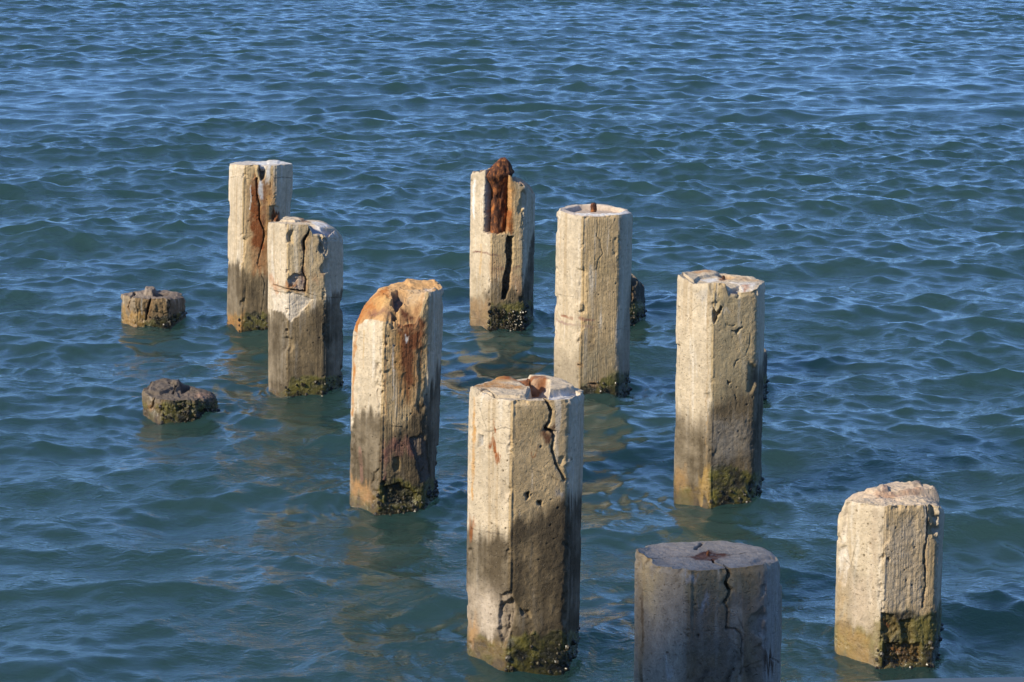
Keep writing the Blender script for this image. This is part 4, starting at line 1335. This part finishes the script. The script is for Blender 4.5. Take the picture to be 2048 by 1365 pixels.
# ---- B: second left pile, spalled top right corner
p = Pile(536, 684, 797, 6, 538, 683, 446, seed=9)
p.set_rim([(538, 446), (555, 446), (569, 448), (595, 449), (617, 450), (621, 462), (626, 470), (640, 474), (653, 476), (670, 477), (683, 476)],
          [(681, 472), (671, 460), (655, 446), (630, 444), (610, 443), (595, 438), (566, 437), (556, 444), (545, 444)], p=3.5)
p.build("concrete_pile", "pile with spalled top right corner, wide dark crack and horizontal break across its middle", GR,
        [(538, 628), (570, 632), (581, 645), (598, 618), (625, 608), (655, 600), (682, 590)],
        [(538, 782), (576, 782), (582, 755), (655, 750), (683, 750)],
        [('crack', [(620, 452), (618, 466), (607, 482), (608, 500)], 0.016, 0.05),
         ('crack', [(608, 500), (608, 513), (605, 544), (612, 560), (610, 583)], 0.011, 0.04),
         ('crack', [(546, 570), (575, 579), (609, 584)], 0.009, 0.03),
         ('crack', [(609, 584), (630, 592), (650, 596), (684, 596)], 0.006, 0.010),
         ('gouge', [(575, 560), (590, 548), (606, 550), (612, 562), (608, 580), (580, 576)], 0.018, (0.36, 0.29, 0.24)),
         ('gouge', [(540, 578), (575, 585), (610, 590), (625, 600), (600, 625), (582, 645), (566, 625), (545, 622)], 0.008, (0.54, 0.47, 0.38)),
         ('stain', [(570, 566), (592, 565), (590, 576), (572, 574)], (0.34, 0.16, 0.07), 0.8, 0.008),
         ('stain', [(594, 550), (610, 548), (612, 566), (600, 572)], C_PURP, 0.6, 0.008),
         ('stain', [(622, 556), (636, 555), (638, 566), (626, 566)], (0.34, 0.15, 0.06), 0.8, 0.008),
         ('stain', [(641, 534), (650, 540), (648, 556), (640, 552)], (0.28, 0.11, 0.05), 0.8, 0.006),
         ('stain', [(537, 545), (556, 552), (560, 570), (540, 572)], (0.42, 0.24, 0.14), 0.6, 0.012),
         ('stain', [(622, 475), (652, 480), (652, 600), (614, 585), (612, 520)], (0.40, 0.31, 0.19), 0.55, 0.02),
         ('stain', [(575, 460), (615, 455), (605, 485), (600, 540), (578, 545)], (0.44, 0.35, 0.22), 0.5, 0.02),
         ('gouge', [(641, 476), (656, 476), (656, 500), (650, 520), (640, 500)], 0.012, (0.3, 0.26, 0.21)),
         ('gouge', [(648, 650), (658, 640), (658, 700), (650, 690)], 0.012, None),
         ('tlift', [(566, 437), (596, 437), (610, 443), (590, 446), (560, 445)], 0.012, 0.004),
         ('tlift', [(618, 450), (640, 456), (655, 462), (668, 462), (655, 474), (626, 470)], -0.022, 0.006, (0.30, 0.28, 0.30)),
         ('tstain', [(622, 444), (655, 445), (662, 455), (640, 458), (625, 450)], (0.60, 0.58, 0.56), 0.85, 0.01),
         ('tstain', [(590, 438), (612, 442), (622, 447), (606, 447)], (0.18, 0.09, 0.05), 0.8, 0.008),
         ('tstain', [(655, 465), (675, 465), (680, 474), (660, 476)], (0.5, 0.44, 0.4), 0.7, 0.01)],
        grain=(0.2, 0.5, 0.8), darkamt=0.85, rough=1.1, corner=1.6, barn=70, dark_soft=0.02)

# ---- L: cracked low stub far left
p = Pile(243, 372, 656, 6, 244, 371, 588, seed=10, cham=[0.96, 0.98, 0.98, 0.97, 0.97, 0.96])
p.set_rim([(245, 592), (262, 595), (277, 598), (300, 600), (325, 598), (342, 600), (360, 598), (372, 596)],
          [(365, 587), (345, 585), (334, 582), (318, 586), (303, 580), (285, 584), (262, 585), (248, 587)], p=4)
p.build("concrete_pile_stub", "low blocky stub far left, broken into cracked brown lumps just above the waves", "broken stubs barely above the water",
        [(245, 600), (275, 600), (300, 600), (370, 590)],
        [(245, 626), (277, 632), (285, 636), (340, 634), (370, 620)],
        [('crack', [(262, 596), (259, 606), (255, 616), (262, 630), (262, 645)], 0.012, 0.03),
         ('crack', [(302, 596), (298, 610), (295, 620), (292, 640)], 0.016, 0.04),
         ('crack', [(340, 598), (341, 612), (338, 625)], 0.008, 0.02),
         ('crack', [(277, 624), (300, 622), (340, 630)], 0.006, 0.01),
         ('gouge', [(260, 596), (277, 598), (280, 618), (262, 614)], -0.008, None),
         ('gouge', [(305, 602), (338, 602), (336, 628), (305, 622)], -0.010, None),
         ('tlift', [(290, 584), (303, 579), (312, 585), (305, 592), (292, 592)], 0.030, 0.008),
         ('tlift', [(306, 588), (340, 588), (330, 594), (308, 595)], -0.030, 0.008, (0.12, 0.09, 0.08)),
         ('tcrack', [(262, 595), (270, 588), (268, 584)], 0.02, 0.03),
         ('tstain', [(255, 588), (300, 586), (300, 596), (260, 596)], (0.34, 0.27, 0.20), 0.5, 0.03),
         ('stain', [(245, 622), (290, 630), (290, 660), (245, 660)], (0.30, 0.18, 0.06), 0.7, 0.012)],
        base=(0.235, 0.18, 0.12), darkamt=0.3, rough=1.6, erode=0.010, corner=2.0, topcol=(0.20, 0.155, 0.12), caprough=1.3, barn=30)

# ---- M: rounded low stub, second left
p = Pile(279, 441, 842, 10, 279, 439, 782, seed=11, cham=[0.88, 0.93, 0.93, 0.90, 0.90, 0.88])
p.set_rim([(284, 784), (300, 796), (322, 802), (350, 803), (390, 803), (412, 800), (434, 796)],
          [(428, 790), (404, 782), (375, 772), (365, 766), (329, 760), (305, 765), (290, 775)], p=3.0)
p.build("concrete_pile_stub", "low rounded dark brown stub on the left with lumpy slanting top and black sides", "broken stubs barely above the water",
        [(285, 790), (320, 802), (430, 790)],
        [(286, 806), (318, 812), (326, 804), (400, 806), (432, 800)],
        [('crack', [(306, 800), (303, 812), (298, 818)], 0.012, 0.03),
         ('crack', [(322, 808), (316, 830)], 0.006, 0.01),
         ('tlift', [(300, 770), (330, 762), (362, 768), (365, 776), (345, 782), (320, 792), (298, 788)], 0.018, 0.010),
         ('tlift', [(345, 773), (358, 770), (362, 778), (350, 786)], 0.020, 0.006),
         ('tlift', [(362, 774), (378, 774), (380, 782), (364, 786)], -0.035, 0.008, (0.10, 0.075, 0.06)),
         ('tlift', [(355, 786), (395, 784), (400, 796), (360, 798)], -0.010, 0.01, (0.16, 0.12, 0.09)),
         ('tcrack', [(340, 774), (352, 780), (345, 790)], 0.012, 0.02),
         ('tstain', [(395, 786), (425, 792), (410, 800), (390, 796)], (0.30, 0.18, 0.13), 0.7, 0.02),
         ('gouge', [(350, 806), (375, 804), (372, 822), (352, 820)], 0.014, None),
         ('gouge', [(395, 804), (420, 804), (418, 830), (398, 828)], 0.014, None)],
        base=(0.16, 0.125, 0.09), darkamt=0.35, rough=1.7, erode=0.017, corner=2.0, topcol=(0.13, 0.102, 0.078), caprough=1.2, barn=90)

# ---- J: dark stub mostly hidden behind G
p = Pile(1164, 1292, 652, 9, 1164, 1290, 565, seed=12, cham=[0.9, 0.93, 0.93, 0.92, 0.95, 0.93])
p.set_rim([(1164, 560), (1200, 560), (1240, 556), (1262, 553), (1268, 552), (1280, 562), (1290, 574)],
          [(1286, 568), (1274, 554), (1262, 545), (1230, 548), (1180, 550)], p=3)
p.build("concrete_pile_stub", "dark mossy stub almost hidden behind the hollow topped pale pile", "broken stubs barely above the water",
        [(1170, 560), (1240, 560), (1290, 560)],
        [(1170, 610), (1240, 606), (1270, 606), (1290, 600)],
        [('crack', [(1262, 556), (1267, 575), (1266, 600)], 0.012, 0.03)],
        base=(0.20, 0.17, 0.13), darkamt=0.8, darkcol=(0.07, 0.06, 0.048), rough=1.8, erode=0.016, corner=2.0, topcol=(0.16, 0.13, 0.10), barn=110)

# ---- K: dark stub mostly hidden behind H
p = Pile(1389, 1536, 806, 14, 1389, 1536, 712, seed=13, cham=[0.9, 0.93, 0.93, 0.94, 0.95, 0.93])
p.set_rim([(1389, 712), (1440, 716), (1500, 712), (1528, 706), (1536, 704)],
          [(1533, 698), (1520, 694), (1480, 695), (1400, 698)], p=4)
p.build("concrete_pile_stub", "dark stub peeping out at the right edge of the tall pale faced pile", "broken stubs barely above the water",
        [(1395, 715), (1530, 710)], [(1395, 760), (1530, 755)], [],
        base=(0.20, 0.17, 0.13), darkamt=0.8, darkcol=(0.07, 0.06, 0.048), rough=1.8, erode=0.010, corner=2.0, topcol=(0.16, 0.13, 0.10), barn=60)
